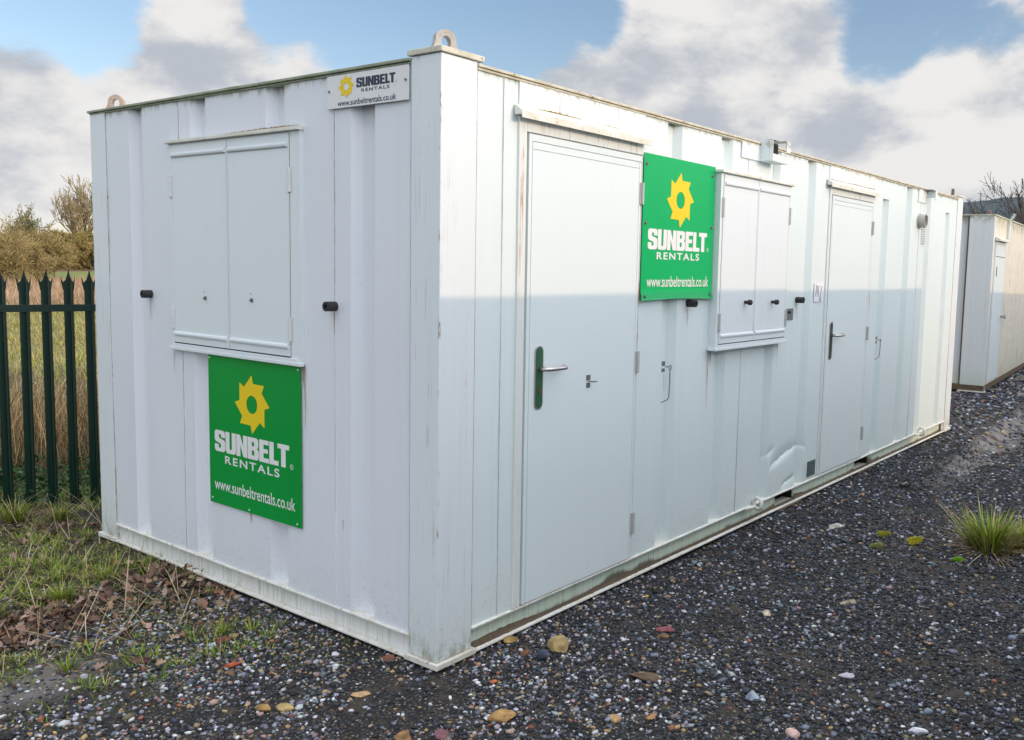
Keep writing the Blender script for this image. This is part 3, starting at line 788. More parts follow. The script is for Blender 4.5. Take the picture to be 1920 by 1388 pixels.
def door(x0, x1, z0, z1, fx0, fx1, px0, px1, hood, handle, hinges, label):
    # infill panel over the door and steel frame
    b_ = MB(); b_.box(px0, px1, -0.002, 0.02, 2.302, 2.443); b_.build('over_door_panel', M['panel'], cabin, 0.0015)
    b_ = MB(); b_.box(fx0, x0-0.012, -0.005, 0.03, z0-0.003, 2.300).box(x1+0.006, fx1, -0.005, 0.03, z0-0.003, 2.300)
    b_.box(x0-0.012, x1+0.006, -0.005, 0.03, z1+0.006, 2.300)
    b_.build('door_frame', M['frame'], cabin, 0.002)
    hx0, hx1, hp = hood
    b_ = MB(); prof = [(-0.002, 2.345), (-hp, 2.316), (-hp, 2.286), (-hp+0.003, 2.286), (-hp+0.004, 2.302), (-0.002, 2.301)]
    b_.prism(prof, lambda u, v, h: (h, u, v), hx0, hx1); b_.build('rain_hood', M['hood'], cabin, 0.001)
    crust('moss_line', lambda u, h: (u, -0.004-h*0.5, 2.340+h), hx0+0.03, hx1-0.03, px0, cabin)
    # leaf: sheet with a raised border and an inner panel, thin grooves between them
    b_ = MB(); b_.box(x0, x1, -0.001, 0.035, z0, z1)
    b_.box(x0, x0+0.020, -0.0075, -0.001, z0, z1).box(x0+0.020, x1, -0.0075, -0.001, z1-0.030, z1)
    b_.box(x0+0.026, x1-0.020, -0.0060, -0.001, z0, z1-0.066).box(x1-0.017, x1, -0.0060, -0.001, z0, z1-0.033)
    b_.box(x0+0.026, x1-0.020, -0.0060, -0.001, z1-0.0635, z1-0.034)
    lf = b_.build('door', M['door'], cabin, 0.001); lf['label'] = label
    for hz in hinges: hinge_geo(x1+0.003, hz).build('hinge', M['hinge'], lf, smooth=False)
    hx, hz, mplate = handle
    pl = [(0.026*math.cos(a), 0.117+0.026*math.sin(a)) for a in np.linspace(0, math.pi, 12)]+[(0.026*math.cos(a), -0.117+0.026*math.sin(a)) for a in np.linspace(math.pi, 2*math.pi, 12)]
    b_ = MB(); b_.prism([(u*1.12, v*1.02) for u, v in pl], lambda u, v, h: (hx+u, -h, hz-0.04+v), 0.0062, 0.012); b_.build('handle_backplate', M['chrome'], lf, 0.0015)
    b_ = MB(); b_.prism([(u*0.86, v*0.97) for u, v in pl], lambda u, v, h: (hx+u, -h, hz-0.04+v), 0.0122, 0.0145)
    b_.build('handle_plate', mplate, lf, 0.001)
    b_ = MB()
    b_.tube([(hx, -0.0146, hz), (hx, -0.05, hz), (hx+0.012, -0.062, hz), (hx+0.04, -0.066, hz), (hx+0.10, -0.066, hz), (hx+0.128, -0.064, hz), (hx+0.142, -0.052, hz), (hx+0.144, -0.036, hz)], [0.012, 0.0105, 0.0105, 0.0105, 0.0105, 0.0105, 0.0105, 0.0105], 12)
    b_.build('handle', M['chrome'], lf, smooth=True)
    b_ = MB(); b_.tube([(hx, -0.0146, hz-0.088), (hx, -0.019, hz-0.088)], 0.0085, 12).box(hx-0.005, hx+0.005, -0.019, -0.0146, hz-0.118, hz-0.095)
    b_.build('lock', M['brass'], lf)
    return lf


d1 = door(0.517, 1.400, 0.126, 2.234, 0.455, 1.413, 0.455, 1.440, (0.425, 1.430, 0.045), (0.606, 1.202, M['green_plate']), (2.044, 1.176, 0.316),
          'near door with a green handle plate')
d2 = door(3.956, 4.820, 0.136, 2.232, 3.912, 4.866, 3.897, 4.860, (3.85, 4.885, 0.040), (4.045, 1.190, M['dull_plate']), (2.03, 1.17, 0.334),
          'farther door with a dull bronze handle plate')
# eyelet on the near door, cabin hook on the wall to hold it open
b_ = MB(); b_.box(0.968, 1.000, -0.009, -0.006, 1.118, 1.142).box(0.970, 0.998, -0.009, -0.006, 1.080, 1.104).tube([(0.985, -0.008, 1.112), (0.99, -0.03, 1.112), (1.005, -0.045, 1.112), (1.0, -0.02, 1.108)], 0.003, 8)
b_.build('eyelet', M['steel_dark'], d1, smooth=False)
for hx, z0, z1, k in ((1.690, 1.145, 0.942, 1), (5.10, 1.115, 0.945, 0)):
    b_ = MB(); b_.box(hx-0.022, hx+0.006, -0.001, 0.004, z0-0.012, z0+0.014).box(hx-0.022, hx+0.004, -0.001, 0.004, z0-0.045, z0-0.026)
    b_.tube([(hx+0.005, 0, z0-0.018), (hx+0.012, -0.022, z0-0.015)]+[(hx+0.018+0.012*math.sin(a), -0.026, z0-0.02+0.012*math.cos(a)) for a in np.linspace(0, 2*math.pi, 12)], 0.0028, 8)
    b_.tube([(hx+0.018, -0.026, z0-0.030), (hx+0.022, -0.024, z0-0.10), (hx+0.024, -0.02, z1+0.02), (hx+0.018, -0.016, z1+0.004), (hx-0.01, -0.008, z1-0.004), (hx-0.022, 0.0, z1-0.012)], 0.0032, 8)
    b_.build('cabin_hook', M['steel_dark'], cabin)

# ---------------------------------------------------------------- shuttered windows


def shutter(mapf, flip, u0, u1, z0, z1, p, leaves, knob, mleft, label, lipw):
    """mapf(u, outward, z) -> xyz"""
    def bx(b_, a0, a1, o0, o1, c0, c1):
        P = [mapf(u, o_, z) for z in (c0, c1) for o_ in (o0, o1) for u in (a0, a1)]
        b_.add(P, [(0, 2, 3, 1), (4, 5, 7, 6), (0, 1, 5, 4), (2, 6, 7, 3), (0, 4, 6, 2), (1, 3, 7, 5)])
    b_ = MB(); bx(b_, u0, u1, -0.05, p-0.006, z0, z1)
    e = leaves[0][0]-0.003; f = leaves[-1][1]+0.003
    if e-u0 > 0.004: bx(b_, u0, e, p-0.006, p, z0, z1)
    if u1-f > 0.004: bx(b_, f, u1, p-0.006, p, z0, z1)
    fr = b_.build('window_shutter', M['shutter'], cabin, 0.0015); fr['label'] = label
    b_ = MB(); bx(b_, u0-lipw, u1+lipw, 0.0, p+0.018, z1, z1+0.016); b_.build('top_lip', M['hood'], fr, 0.002)
    crust('moss_line', lambda u, h: mapf(u, 0.004+h*0.3, z1+0.0165+h), u0+0.02, u1-0.01, z1+p, fr)
    b_ = MB(); bx(b_, u0-lipw, u1+lipw*0.6, 0.0, p+0.010, z0-0.010, z0+0.006); bx(b_, u0+0.02, u1-0.02, p, p+0.006, z0+0.006, z0+0.024); b_.build('sill', M['shutter'], fr, 0.002)
    for i, (a0, a1) in enumerate(leaves):
        b_ = MB(); zl, zh = z0+0.030, z1-0.008
        bx(b_, a0, a1, p-0.006, p-0.002, zl, zh)
        bx(b_, a0, a1, p-0.002, p+0.002, zh-0.060, zh); bx(b_, a0+0.01, a1-0.01, p-0.002, p+0.0012, zl+0.055, zh-0.066); bx(b_, a0, a1, p-0.002, p+0.002, zl, zl+0.050)
        bx(b_, a0, a0+0.008, p-0.002, p+0.002, zl+0.05, zh-0.06); bx(b_, a1-0.008, a1, p-0.002, p+0.002, zl+0.05, zh-0.06)
        lf = b_.build('shutter_leaf', M['shutter'], fr, 0.001)
        for zb in (zh-0.050, zl+0.045):
            b_ = MB()
            V0 = []; prof = [(0, -0.012), (0.008, -0.008), (0.010, 0), (0.008, 0.008), (0, 0.012)]
            for u in (a0+0.012, a1-0.012):
                for o_, dz in prof: V0.append(mapf(u, p+0.0015+o_, zb+dz))
            b_.add(V0, [(k, k+1, k+6, k+5) for k in range(4)]+[(0, 1, 2, 3, 4), (9, 8, 7, 6, 5)])
            mesh_obj('bead', b_.V, b_.F, M['shutter'], fr)
        hu = a0-0.002 if i == 0 else a1+0.002
        for hz in (z0+0.83, z0+0.155) if z1-z0 > 0.9 else ():
            b_ = MB(); P0 = mapf(hu, p+0.005, hz-0.055); P1 = mapf(hu, p+0.005, hz+0.055); b_.tube([P0, P1], 0.0065, 8)
            bx(b_, hu-0.014, hu+0.014, p+0.002, p+0.005, hz-0.055, hz+0.055)
            b_.build('hinge', mleft, fr)
    b_ = MB(); zs0, zs1 = z0+0.030, z1-0.008
    for a0, a1 in ((leaves[0][1], leaves[1][0]), (leaves[0][0]-0.003, leaves[0][0]), (leaves[1][1], leaves[1][1]+0.003)): bx(b_, a0, a1, p-0.006, p-0.0005, zs0, zs1)
    bx(b_, leaves[0][0], leaves[1][1], p-0.006, p-0.001, z0+0.025, z0+0.0295)
    b_.build('rubber_seal', M['dark'], fr)  # dark strips filling the open gaps round the leaves, standing for their shade
    for (ku, kz) in knob[1]:
        b_ = MB()
        if knob[0] == 'rubber':
            b_.tube([mapf(ku, p+0.001, kz), mapf(ku, p+0.022, kz)], 0.010, 12).tube([mapf(ku, p+0.022, kz), mapf(ku, p+0.028, kz), mapf(ku, p+0.046, kz), mapf(ku, p+0.052, kz)], [0.011, 0.017, 0.017, 0.009], 14)
            b_.build('stay_knob', M['black'], fr, smooth=True)
        else:
            b_.tube([mapf(ku, p+0.001, kz), mapf(ku, p+0.006, kz)], 0.010, 12).tube([mapf(ku, p+0.006, kz), mapf(ku+0.004, p+0.016, kz-0.002)], 0.004, 8).tube([mapf(ku-0.01, p+0.001, kz+0.03), mapf(ku-0.01, p+0.004, kz+0.03)], 0.003, 6)
            b_.build('lock_stud', M['steel_dark'], fr)
    return fr


shutter(lambda u, o_, z: (u, -o_, z), False, 2.172, 3.143, 1.198, 2.226, 0.048, [(2.205, 2.655), (2.659, 3.122)], ('rubber', [(2.523, 1.470), (2.903, 1.465)]), M['hinge'],
        'boxed-out double shutter on the long side', 0.012)
shutter(lambda u, o_, z: (-o_, -u, z), True, -1.975, -0.873, 1.192, 2.236, 0.014, [(-1.948, -1.444), (-1.440, -0.950)], ('stud', [(-1.645, 1.462), (-1.247, 1.468)]), M['hinge_white'],
        'double shutter in the end wall', 0.008)

# rubber stops that catch the opened shutters
for P0, P1 in (((0.006, 2.215, 1.460), (-0.042, 2.215, 1.460)), ((0.006, 0.655, 1.466), (-0.046, 0.655, 1.466)), ((1.925, 0.006, 1.473), (1.925, -0.05, 1.473)), ((3.415, 0.006, 1.468), (3.415, -0.05, 1.468))):
    b_ = MB(); b_.pipe(P0, P1, 0.0215, 0.010, 20); b_.build('rubber_stop', M['black'], cabin, smooth=False)

# rust that has run down from joints and fixings
def run(mapf, u, z, ln, w, sd):
    V = []; F = []; n = max(6, int(ln/0.01))
    for i in range(n+1):
        t = i/n; ww = w*(1-t)**0.6*(0.55+0.6*abs(mnoise.noise(Vector((t*9, sd, 0))))) + 0.0004; du = 0.003*mnoise.noise(Vector((t*4, sd, 5)))
        V += [mapf(u+du-ww, z-ln*t), mapf(u+du+ww, z-ln*t)]
        if i: k = 2*i; F.append((k-2, k-1, k+1, k))
    mesh_obj('rust_run', V, F, M['rust'], cabin)


for y, z, ln, w in ((0.868, 1.185, 0.30, 0.004), (0.880, 1.180, 0.10, 0.006), (1.985, 1.180, 0.12, 0.003), (0.655, 1.440, 0.10, 0.003), (2.215, 1.435, 0.12, 0.003), (1.306, 0.421, 0.05, 0.006), (0.60, 0.52, 0.05, 0.002)):
    run(lambda u, v: (0.0010, -u, v), -y, z, ln, w, y*7)
for x, z, ln, w in ((2.178, 1.186, 0.34, 0.004), (2.205, 1.186, 0.10, 0.006), (3.13, 1.186, 0.18, 0.003), (1.69, 1.09, 0.10, 0.003), (3.415, 1.44, 0.12, 0.003), (1.925, 1.44, 0.10, 0.003), (2.95, 2.345, 0.08, 0.004)):
    run(lambda u, v: (u, 0.0010, v), x, z, ln, w, x*7)
for x, ln in ((0.60, 0.055), (0.655, 0.03), (0.80, 0.065), (0.93, 0.04), (1.02, 0.05), (1.10, 0.045), (1.19, 0.06), (1.30, 0.07), (4.2, 0.03), (4.5, 0.04)):
    run(lambda u, v: (u, -0.0058, v), x, 2.299, ln, 0.0018, x*3)

# ---------------------------------------------------------------- small fittings on the side wall
b_ = MB(); b_.box(3.712, 3.872, 0.0005, 0.0022, 1.450, 1.585)
st = b_.build('sticker', M['paper'], cabin); st['label'] = 'white paper sticker marked by hand beside the farther door'
b_ = MB()
Yk = -0.0008
def stroke(pts): b_.tube([(u, Yk, v) for u, v in pts], 0.0016, 6)
stroke([(3.738, 1.495), (3.745, 1.572)]); stroke([(3.766, 1.568), (3.758, 1.515), (3.790, 1.515)]); stroke([(3.783, 1.560), (3.781, 1.485)])
stroke([(3.805, 1.560), (3.845, 1.560), (3.822, 1.485)])
stroke([(3.815, 1.455), (3.815, 1.480), (3.835, 1.480), (3.838, 1.469), (3.815, 1.467), (3.838, 1.455)])
b_.build('handwriting', M['ink_pen'], st)
b_ = MB(); b_.box(3.255, 3.360, 0.0, 0.0045, 1.330, 1.410); o = b_.build('notice_plate', M['steel_dark'], cabin, 0.001)
b_ = MB(); b_.box(3.27, 3.32, -0.0012, -0.0002, 1.375, 1.392); b_.build('slot', M['dark'], o)
b_ = MB(); b_.box(3.745, 3.880, -0.002, 0.0045, 0.148, 0.262); b_.build('rating_plate', simple('slate_plate', (0.10, 0.14, 0.14), 0.5, 0.2, 0.3, 40), cabin, 0.001)
# junction box under the roof edge
b_ = MB(); b_.box(2.50, 2.955, -0.004, 0.004, 2.350, 2.4445); o = b_.build('backing_plate', M['panel'], cabin, 0.001); o['label'] = 'steel plate behind the cable inlet'
b_ = MB(); y1 = -0.090
b_.box(2.742, 2.747, y1, -0.0045, 2.352, 2.480).box(2.747, 2.965, y1, -0.0045, 2.349, 2.355).box(2.747, 2.965, y1, y1+0.004, 2.355, 2.396).box(2.742, 2.83, y1, -0.0045, 2.480, 2.485)
b_.box(2.87, 2.965, y1, y1+0.004, 2.3965, 2.414).box(2.905, 2.965, y1-0.018, y1-0.012, 2.418, 2.490).box(2.90, 2.965, y1-0.012, -0.0045, 2.484, 2.490)
jb = b_.build('cable_inlet', M['panel'], cabin, 0.001)
b_ = MB(); b_.box(2.76, 2.90, -0.05, -0.005, 2.358, 2.470); b_.build('inlet_block', M['dark'], jb)
# second bracket, near the far end
b_ = MB(); b_.box(6.02, 6.27, -0.004, 0.004, 2.330, 2.4445); b_.build('backing_plate', M['panel'], cabin, 0.001)
b_ = MB(); b_.box(6.27, 6.30, -0.075, -0.004, 2.385, 2.452).box(6.18, 6.30, -0.075, -0.004, 2.452, 2.457).box(6.27, 6.33, -0.082, -0.0755, 2.36, 2.452)
b_.build('bracket', M['panel'], cabin, 0.001)
# flue vent and louvre
b_ = MB(); b_.pipe((6.095, 0.006, 2.160), (6.095, -0.060, 2.160), 0.060, 0.053, 28); b_.tube([(6.095, 0.006, 2.160), (6.095, -0.006, 2.160)], 0.070, 28)
b_.build('round_vent', M['vent'], cabin)
b_ = MB(); b_.box(6.180, 6.290, -0.002, 0.006, 1.945, 2.120)
lv = b_.build('louvre', M['panel'], cabin)
b_ = MB()
for k in range(10): b_.box(6.190, 6.280, -0.0032, -0.0015, 1.953+k*0.0165, 1.9585+k*0.0165)
b_.build('slots', M['rust_dirt'], lv)

# ---------------------------------------------------------------- other cabins


def plain_cabin(name, loc, rz, length, wall_m, label, H=2.5, pitch=0.23, door_at=None, near_end_post=0.45):
    """simple corrugated cabin, local x along its front (front faces -y), origin at the near front corner"""
    e = empty(name, loc, rz); tag(e, label, 'cabin', 'site cabins in the yard')
    k = 0.25; tr = []
    x = 1.35 if door_at else 0.35
    while x < length-0.35: tr.append((x, x+0.11, 0, 9)); x += pitch
    V, F = wall_mesh(0.10, length-0.1, 0.10, H-0.03, tr, lambda s, z, d: (s, 0.006+d, z), step=0.12)
    mesh_obj('front_wall', V, F, wall_m, e)
    tr = [(a, a+0.15, 0, 9) for a in np.arange(0.55, 2.3, 0.5)]
    V, F = wall_mesh(0.10, length-0.1, 0.10, H-0.03, [(a, a+0.11, 0, 9) for a in np.arange(0.35, length-0.4, pitch)], lambda s, z, d: (s, 2.494-d, z), step=0.12)
    mesh_obj('back_wall', V, [f[::-1] for f in F], wall_m, e)
    b_ = MB(); b_.box(0.010, 0.06, near_end_post, near_end_post+0.022, 0.10, H-0.05); b_.build('joint', M['rust_dirt'], e)
    for xw, nm in ((0.065, 'end_wall'), (length-0.07, 'end_wall')):
        b_ = MB(); b_.box(xw-0.004, xw+0.004, 0.05, 2.45, 0.10, H-0.03); b_.build(nm, M['cabin_grey'], e)
    b_ = MB(); b_.add([(0, 0, H-0.03), (length, 0, H-0.03), (length, 1.25, H-0.01), (0, 1.25, H-0.01), (length, 2.5, H-0.03), (0, 2.5, H-0.03)], [(0, 1, 2, 3), (3, 2, 4, 5)]); b_.build('roof', M['roof'], e)
    b_ = MB()
    for (x0, x1, y0, y1) in ((0.0, length, -0.01, 0.03), (0.0, length, 2.47, 2.51), (-0.01, 0.03, 0.03, 2.47), (length-0.03, length+0.01, 0.03, 2.47)): b_.box(x0, x1, y0, y1, H-0.028, H-0.012)
    b_.build('roof_trim', M['roof_trim_side'], e)
    b_ = MB()
    for (x0, x1, y0, y1) in ((0.0, length, 0.0, 0.05), (0.0, length, 2.45, 2.5), (0.0, 0.05, 0.05, 2.45), (length-0.05, length, 0.05, 2.45)): b_.box(x0, x1, y0, y1, 0.02, 0.10)
    b_.build('base_beam', M['rust_dirt'], e)
    for cx in (0, length-0.10):
        for cy in (0, 2.5-near_end_post):
            b_ = MB(); b_.box(cx, cx+0.10, cy, cy+near_end_post, 0.02, H-0.011) ; o = b_.build('corner_post', M['cabin_grey'] if cx == 0 else wall_m, e, 0.004)
            b_ = MB(); b_.box(cx-0.01, cx+0.12, cy-0.01, cy+near_end_post+0.02, 0.0, 0.019).build('base_plate', M['plate'], o)
    for cx in (0.06, length-0.06):
        for cy in (0.08, 2.42): lug(M['lug_rust'], (cx, cy, H-0.012), 0.0, parent=e, R0=0.034, h=0.03, r=0.016)
    if door_at:
        a, c = door_at
        b_ = MB(); b_.box(a, c, -0.012, 0.004, 0.14, 2.12); d_ = b_.build('door', M['door'], e, 0.003)
        b_ = MB(); b_.box(a-0.03, a-0.005, -0.008, 0.004, 0.11, 2.15).box(c+0.005, c+0.03, -0.008, 0.004, 0.11, 2.15).box(a-0.005, c+0.005, -0.008, 0.004, 2.125, 2.15).build('door_frame', M['panel'], e)
        b_ = MB(); b_.box(a, c, -0.016, -0.0125, 1.94, 1.947).build('groove', M['dark'], d_)
        b_ = MB(); b_.prism([(-0.002, 2.22), (-0.07, 2.19), (-0.07, 2.165), (-0.002, 2.165)], lambda u, v, h: (h, u, v), a-0.05, c+0.08); b_.build('rain_hood', M['hood'], e)
        b_ = MB(); b_.tube([(c-0.06, -0.013, 1.06), (c-0.06, -0.06, 1.06)], 0.02, 12).tube([(c-0.06, -0.06, 1.06), (c-0.06, -0.085, 1.06)], 0.035, 14); b_.build('door_knob', M['vent'], d_, smooth=True)
        b_ = MB(); b_.box(a+0.12, a+0.16, -0.016, -0.0125, 1.66, 1.80).build('latch', M['dark'], d_)
        b_ = MB(); b_.tube([(c+0.14, -0.02, 2.20), (c+0.14, -0.03, 2.50), (c+0.16, -0.09, 2.60)], 0.022, 10); b_.build('flue_pipe', M['panel'], e)
    return e


plain_cabin('site_cabin', (11.07, 0.47, 0.0), R(4.1), 9.7, M['cabin_cream'], 'weathered cream cabin with a single door, beyond the far end of the white one', H=2.54, door_at=(0.22, 1.08), near_end_post=0.33)
plain_cabin('site_cabin', (7.22, -3.6, 0.0), R(180), 9.75, M['cabin_grey'], 'grey-white cabin across the yard whose roof shades the white cabin')
plain_cabin('site_cabin', (19.8, -3.5, 0.0), R(180), 9.75, M['cabin_grey'], 'grey-white cabin across the yard opposite the cream one')

# ================================================================ palisade fence
fence = empty('palisade_fence', (-0.11, 3.85, 0))
tag(fence, 'dark green steel palisade fence with pointed pales behind the white cabin', 'fence')
ft = Vector((0.9659, -0.2588, 0)); fn = Vector((-0.2588, -0.9659, 0))     # along the fence, and towards the yard


def fmap(s, o_, z): p = ft*s+fn*o_; return (p.x, p.y, z)


def pale(s, dz=0.0, lean=0.0):
    """W-section pale: three-pointed top, folded about its middle"""
    w = 0.029; V = []; F = []
    prof = [(-w, -0.010), (-w*0.62, 0.006), (-w*0.30, 0.004), (0, 0.014), (w*0.30, 0.004), (w*0.62, 0.006), (w, -0.010)]
    tops = [1.475, 1.49, 1.52, 1.565, 1.52, 1.49, 1.475]
    b_ = MB()
    for j, (u, o_) in enumerate(prof):
        V += [fmap(s+u, o_, -0.06), fmap(s+u*1.0+lean, o_, tops[j]+dz)]
    for j, (u, o_) in enumerate(prof):
        V += [fmap(s+u, o_-0.003, -0.06), fmap(s+u+lean, o_-0.003, tops[j]+dz)]
    n = len(prof)
    for j in range(n-1):
        a = 2*j; F += [(a, a+2, a+3, a+1), (2*n+a, 2*n+a+1, 2*n+a+3, 2*n+a+2), (a+1, a+3, 2*n+a+3, 2*n+a+1)]
    F += [(0, 1, 2*n+1, 2*n), (2*n-2, 4*n-2, 4*n-1, 2*n-1)]
    b_.add(V, F)
    # the two splayed side points
    for sg_ in (-1, 1):
        u0 = sg_*w*0.80; u1 = sg_*w*1.15; u2 = sg_*w*1.5
        P = [fmap(s+lean+u0, -0.004, 1.40+dz), fmap(s+lean+u1, -0.010, 1.43+dz), fmap(s+lean+u2, -0.028, 1.515+dz), fmap(s+lean+u0*1.25, -0.012, 1.475+dz),
             fmap(s+lean+u0, -0.008, 1.40+dz), fmap(s+lean+u1, -0.014, 1.43+dz), fmap(s+lean+u2, -0.031, 1.515+dz), fmap(s+lean+u0*1.25, -0.016, 1.475+dz)]
        b_.add(P, [(0, 1, 2, 3), (7, 6, 5, 4), (0, 4, 5, 1), (1, 5, 6, 2), (2, 6, 7, 3), (3, 7, 4, 0)])
    return b_


for k in range(-9, 14):
    pale(0.004+0.1245*k+0.002*random.uniform(-1, 1), random.uniform(-0.006, 0.006), random.uniform(-0.004, 0.004)).build('pale', M['fence'], fence)
for nm, z0, z1 in (('rail', 1.283, 1.330),):
    b_ = MB(); P = [fmap(s, o_, z) for z in (z0, z1) for o_ in ((0.0165, 0.0215) if z0 > 1 else (-0.022, -0.017)) for s in (-1.25, 0.535 if z0 > 1 else 1.7)]
    b_.add(P, [(0, 2, 3, 1), (4, 5, 7, 6), (0, 1, 5, 4), (2, 6, 7, 3), (0, 4, 6, 2), (1, 3, 7, 5)])
    for k in range(-9, 5): b_.tube([fmap(0.004+0.1245*k, 0.0215, (z0+z1)/2), fmap(0.004+0.1245*k, 0.026, (z0+z1)/2)], 0.006, 8) if z0 > 1 else None
    b_.build(nm, M['fence'], fence, 0.001)
b_ = MB(); P = [fmap(s, o_, z) for z in (-0.1, 1.42) for o_ in (-0.12, -0.03) for s in (-1.3, -1.24)]
b_.add(P, [(0, 2, 3, 1), (4, 5, 7, 6), (0, 1, 5, 4), (2, 6, 7, 3), (0, 4, 6, 2), (1, 3, 7, 5)]).build('post', M['fence'], fence)

# ================================================================ blades, leaves, pebbles (vectorised)


def visible_xy(n, dmin, dmax, a0, a1, power=2.0):
    """points spread over a sector of ground around where one stands"""
    a = R(a0)+(R(a1)-R(a0))*rng.random(n); d = (dmin**power+(dmax**power-dmin**power)*rng.random(n))**(1/power)
    return -2.514+d*np.cos(a), -2.612+d*np.sin(a), d


def ghv(x, y): return np.array([gh(float(a), float(c)) for a, c in zip(x, y)])


def blades(name, X, Y, Hh, Wd, cols, lean=0.5, curl=0.6, azim=None, segs=3, mat=None, flat=None):
    """ribbons of grass rooted at X, Y"""
    n = len(X); az = rng.random(n)*2*np.pi if azim is None else azim
    Zb = ghv(X, Y)-0.004; V = np.zeros((n, (segs+1)*2, 3)); col = np.zeros((n, (segs+1)*2, 3))
    ln = lean*(0.3+rng.random(n)); cz = curl*rng.random(n)
    px_, py_ = -np.sin(az), np.cos(az)
    tw = rng.random(n)*1.4-0.7
    wx, wy = px_*np.cos(tw)-py_*np.sin(tw), px_*np.sin(tw)+py_*np.cos(tw)
    h = np.zeros(n); out = np.zeros(n)
    for k in range(segs+1):
        t = k/segs; ang = ln+cz*t*1.6
        if k: out = out+np.sin(ang)*Hh/segs; h = h+np.cos(ang)*Hh/segs
        w = Wd*(1-t)**0.7*0.5+0.0004
        for q, sgn in ((0, -1), (1, 1)):
            V[:, 2*k+q, 0] = X+np.cos(az)*out+wx*w*sgn; V[:, 2*k+q, 1] = Y+np.sin(az)*out+wy*w*sgn; V[:, 2*k+q, 2] = Zb+np.maximum(h, 0.002)
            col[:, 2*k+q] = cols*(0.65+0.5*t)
    F0 = np.array([(2*k, 2*k+1, 2*k+3, 2*k+2) for k in range(segs)])
    F = (np.arange(n)[:, None, None]*((segs+1)*2)+F0[None]).reshape(-1, 4)
    return np_mesh(name, V.reshape(-1, 3), F, mat or M['grass'], col=col.reshape(-1, 3))


def pick(palette, weights, n, var=0.25):
    p = np.array(palette); w = np.array(weights, float); w /= w.sum()
    c = p[rng.choice(len(p), n, p=w)]
    return np.clip(c*(1+var*(rng.random((n, 1))*2-1))*(1+0.08*(rng.random((n, 3))*2-1)), 0, 1)


GREEN = [(0.16, 0.29, 0.025), (0.23, 0.35, 0.035), (0.08, 0.16, 0.025), (0.34, 0.36, 0.06), (0.34, 0.28, 0.13), (0.42, 0.33, 0.20)]


def clumps(centres, per, spread, hmin, hmax, wd, pal_w, lean=0.7):
    X = []; Y = []; H = []; A = []
    for (cx, cy, sc_) in centres:
        n = int(per*sc_*random.uniform(0.7, 1.3)); a = rng.random(n)*2*np.pi; r = np.abs(rng.normal(0, spread*sc_, n))
        X.append(cx+np.cos(a)*r); Y.append(cy+np.sin(a)*r); A.append(a+rng.normal(0, 0.5, n)); H.append((hmin+(hmax-hmin)*rng.random(n))*min(1.4, sc_)*np.exp(-r/(spread*4)))
    X, Y, H, A = map(np.concatenate, (X, Y, H, A)); n = len(X)
    return X, Y, H, wd*(0.6+0.8*rng.random(n)), pick(GREEN, pal_w, n), A


def inside_cabin(x, y, mrg=0.0): return (x > -mrg) & (x < 7.56+mrg) & (y > 0.0-mrg) & (y < 2.83+mrg)


# short grass by the fence and on the left of the yard: tufts and a thin lawn of seedlings
cent = []
for _ in range(2600):
    x = random.uniform(-2.0, 0.7); y = random.uniform(0.75, 4.3)
    nv = mnoise.noise(Vector((x*1.6, y*1.6, 2)))
    if inside_cabin(np.float64(x), np.float64(y), -0.02): continue
    w = min(1, max(0, (y-0.9)/1.6+(-x-0.3)*0.25))
    if random.random() < (0.12+0.75*w)*(0.35+1.6*nv): cent.append((x, y, random.uniform(0.5, 1.25)))
X_, Y_, H_, W_, c_, A_ = clumps(cent, 26, 0.030, 0.03, 0.085, 0.0035, [4, 5, 3, 4, 2, 2])
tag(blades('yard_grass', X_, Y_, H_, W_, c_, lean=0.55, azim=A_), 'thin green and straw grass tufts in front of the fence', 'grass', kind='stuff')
x, y, _ = visible_xy(9000, 2.2, 5.5, 50, 76)
x2, y2 = rng.uniform(-1.4, 0.5, 9000), rng.uniform(0.2, 2.2, 9000)
x = np.concatenate([x, x2]); y = np.concatenate([y, y2])
pat = np.array([mnoise.noise(Vector((a*2.2, c*2.2, 5))) for a, c in zip(x, y)])
wgt = np.clip((y-0.3)/1.2, 0, 1)*np.clip(0.05+pat*1.5, 0, 1)
kk = (rng.random(len(x)) < wgt*0.5) & ~inside_cabin(x, y) & (x < 0.4) & ~(((x+1.08)**2+3.2*(y-1.16)**2) < 0.13)
x, y = x[kk], y[kk]; n = len(x)
tag(blades('seedling_grass', x, y, 0.012+0.035*rng.random(n), 0.0016+0.0016*rng.random(n), pick(GREEN, [5, 7, 2, 4, 1, 0], n), lean=0.5), 'scattered bright green seedling grass among the gravel', 'grass', kind='stuff')
# long straw stalks lying about
n = 900; x = rng.uniform(-1.6, 0.3, n); y = rng.uniform(1.2, 3.9, n); kk = ~inside_cabin(x, y, 0.04); x, y = x[kk], y[kk]; n = len(x)
tag(blades('straw_stalks', x, y, 0.08+0.22*rng.random(n), 0.0028+0.002*rng.random(n), pick([(0.46, 0.37, 0.24), (0.38, 0.28, 0.17), (0.55, 0.47, 0.33)], [1, 1, 1], n), lean=1.25, curl=0.35), 'pale dead grass stalks lying over the leaves', 'straw', kind='stuff')

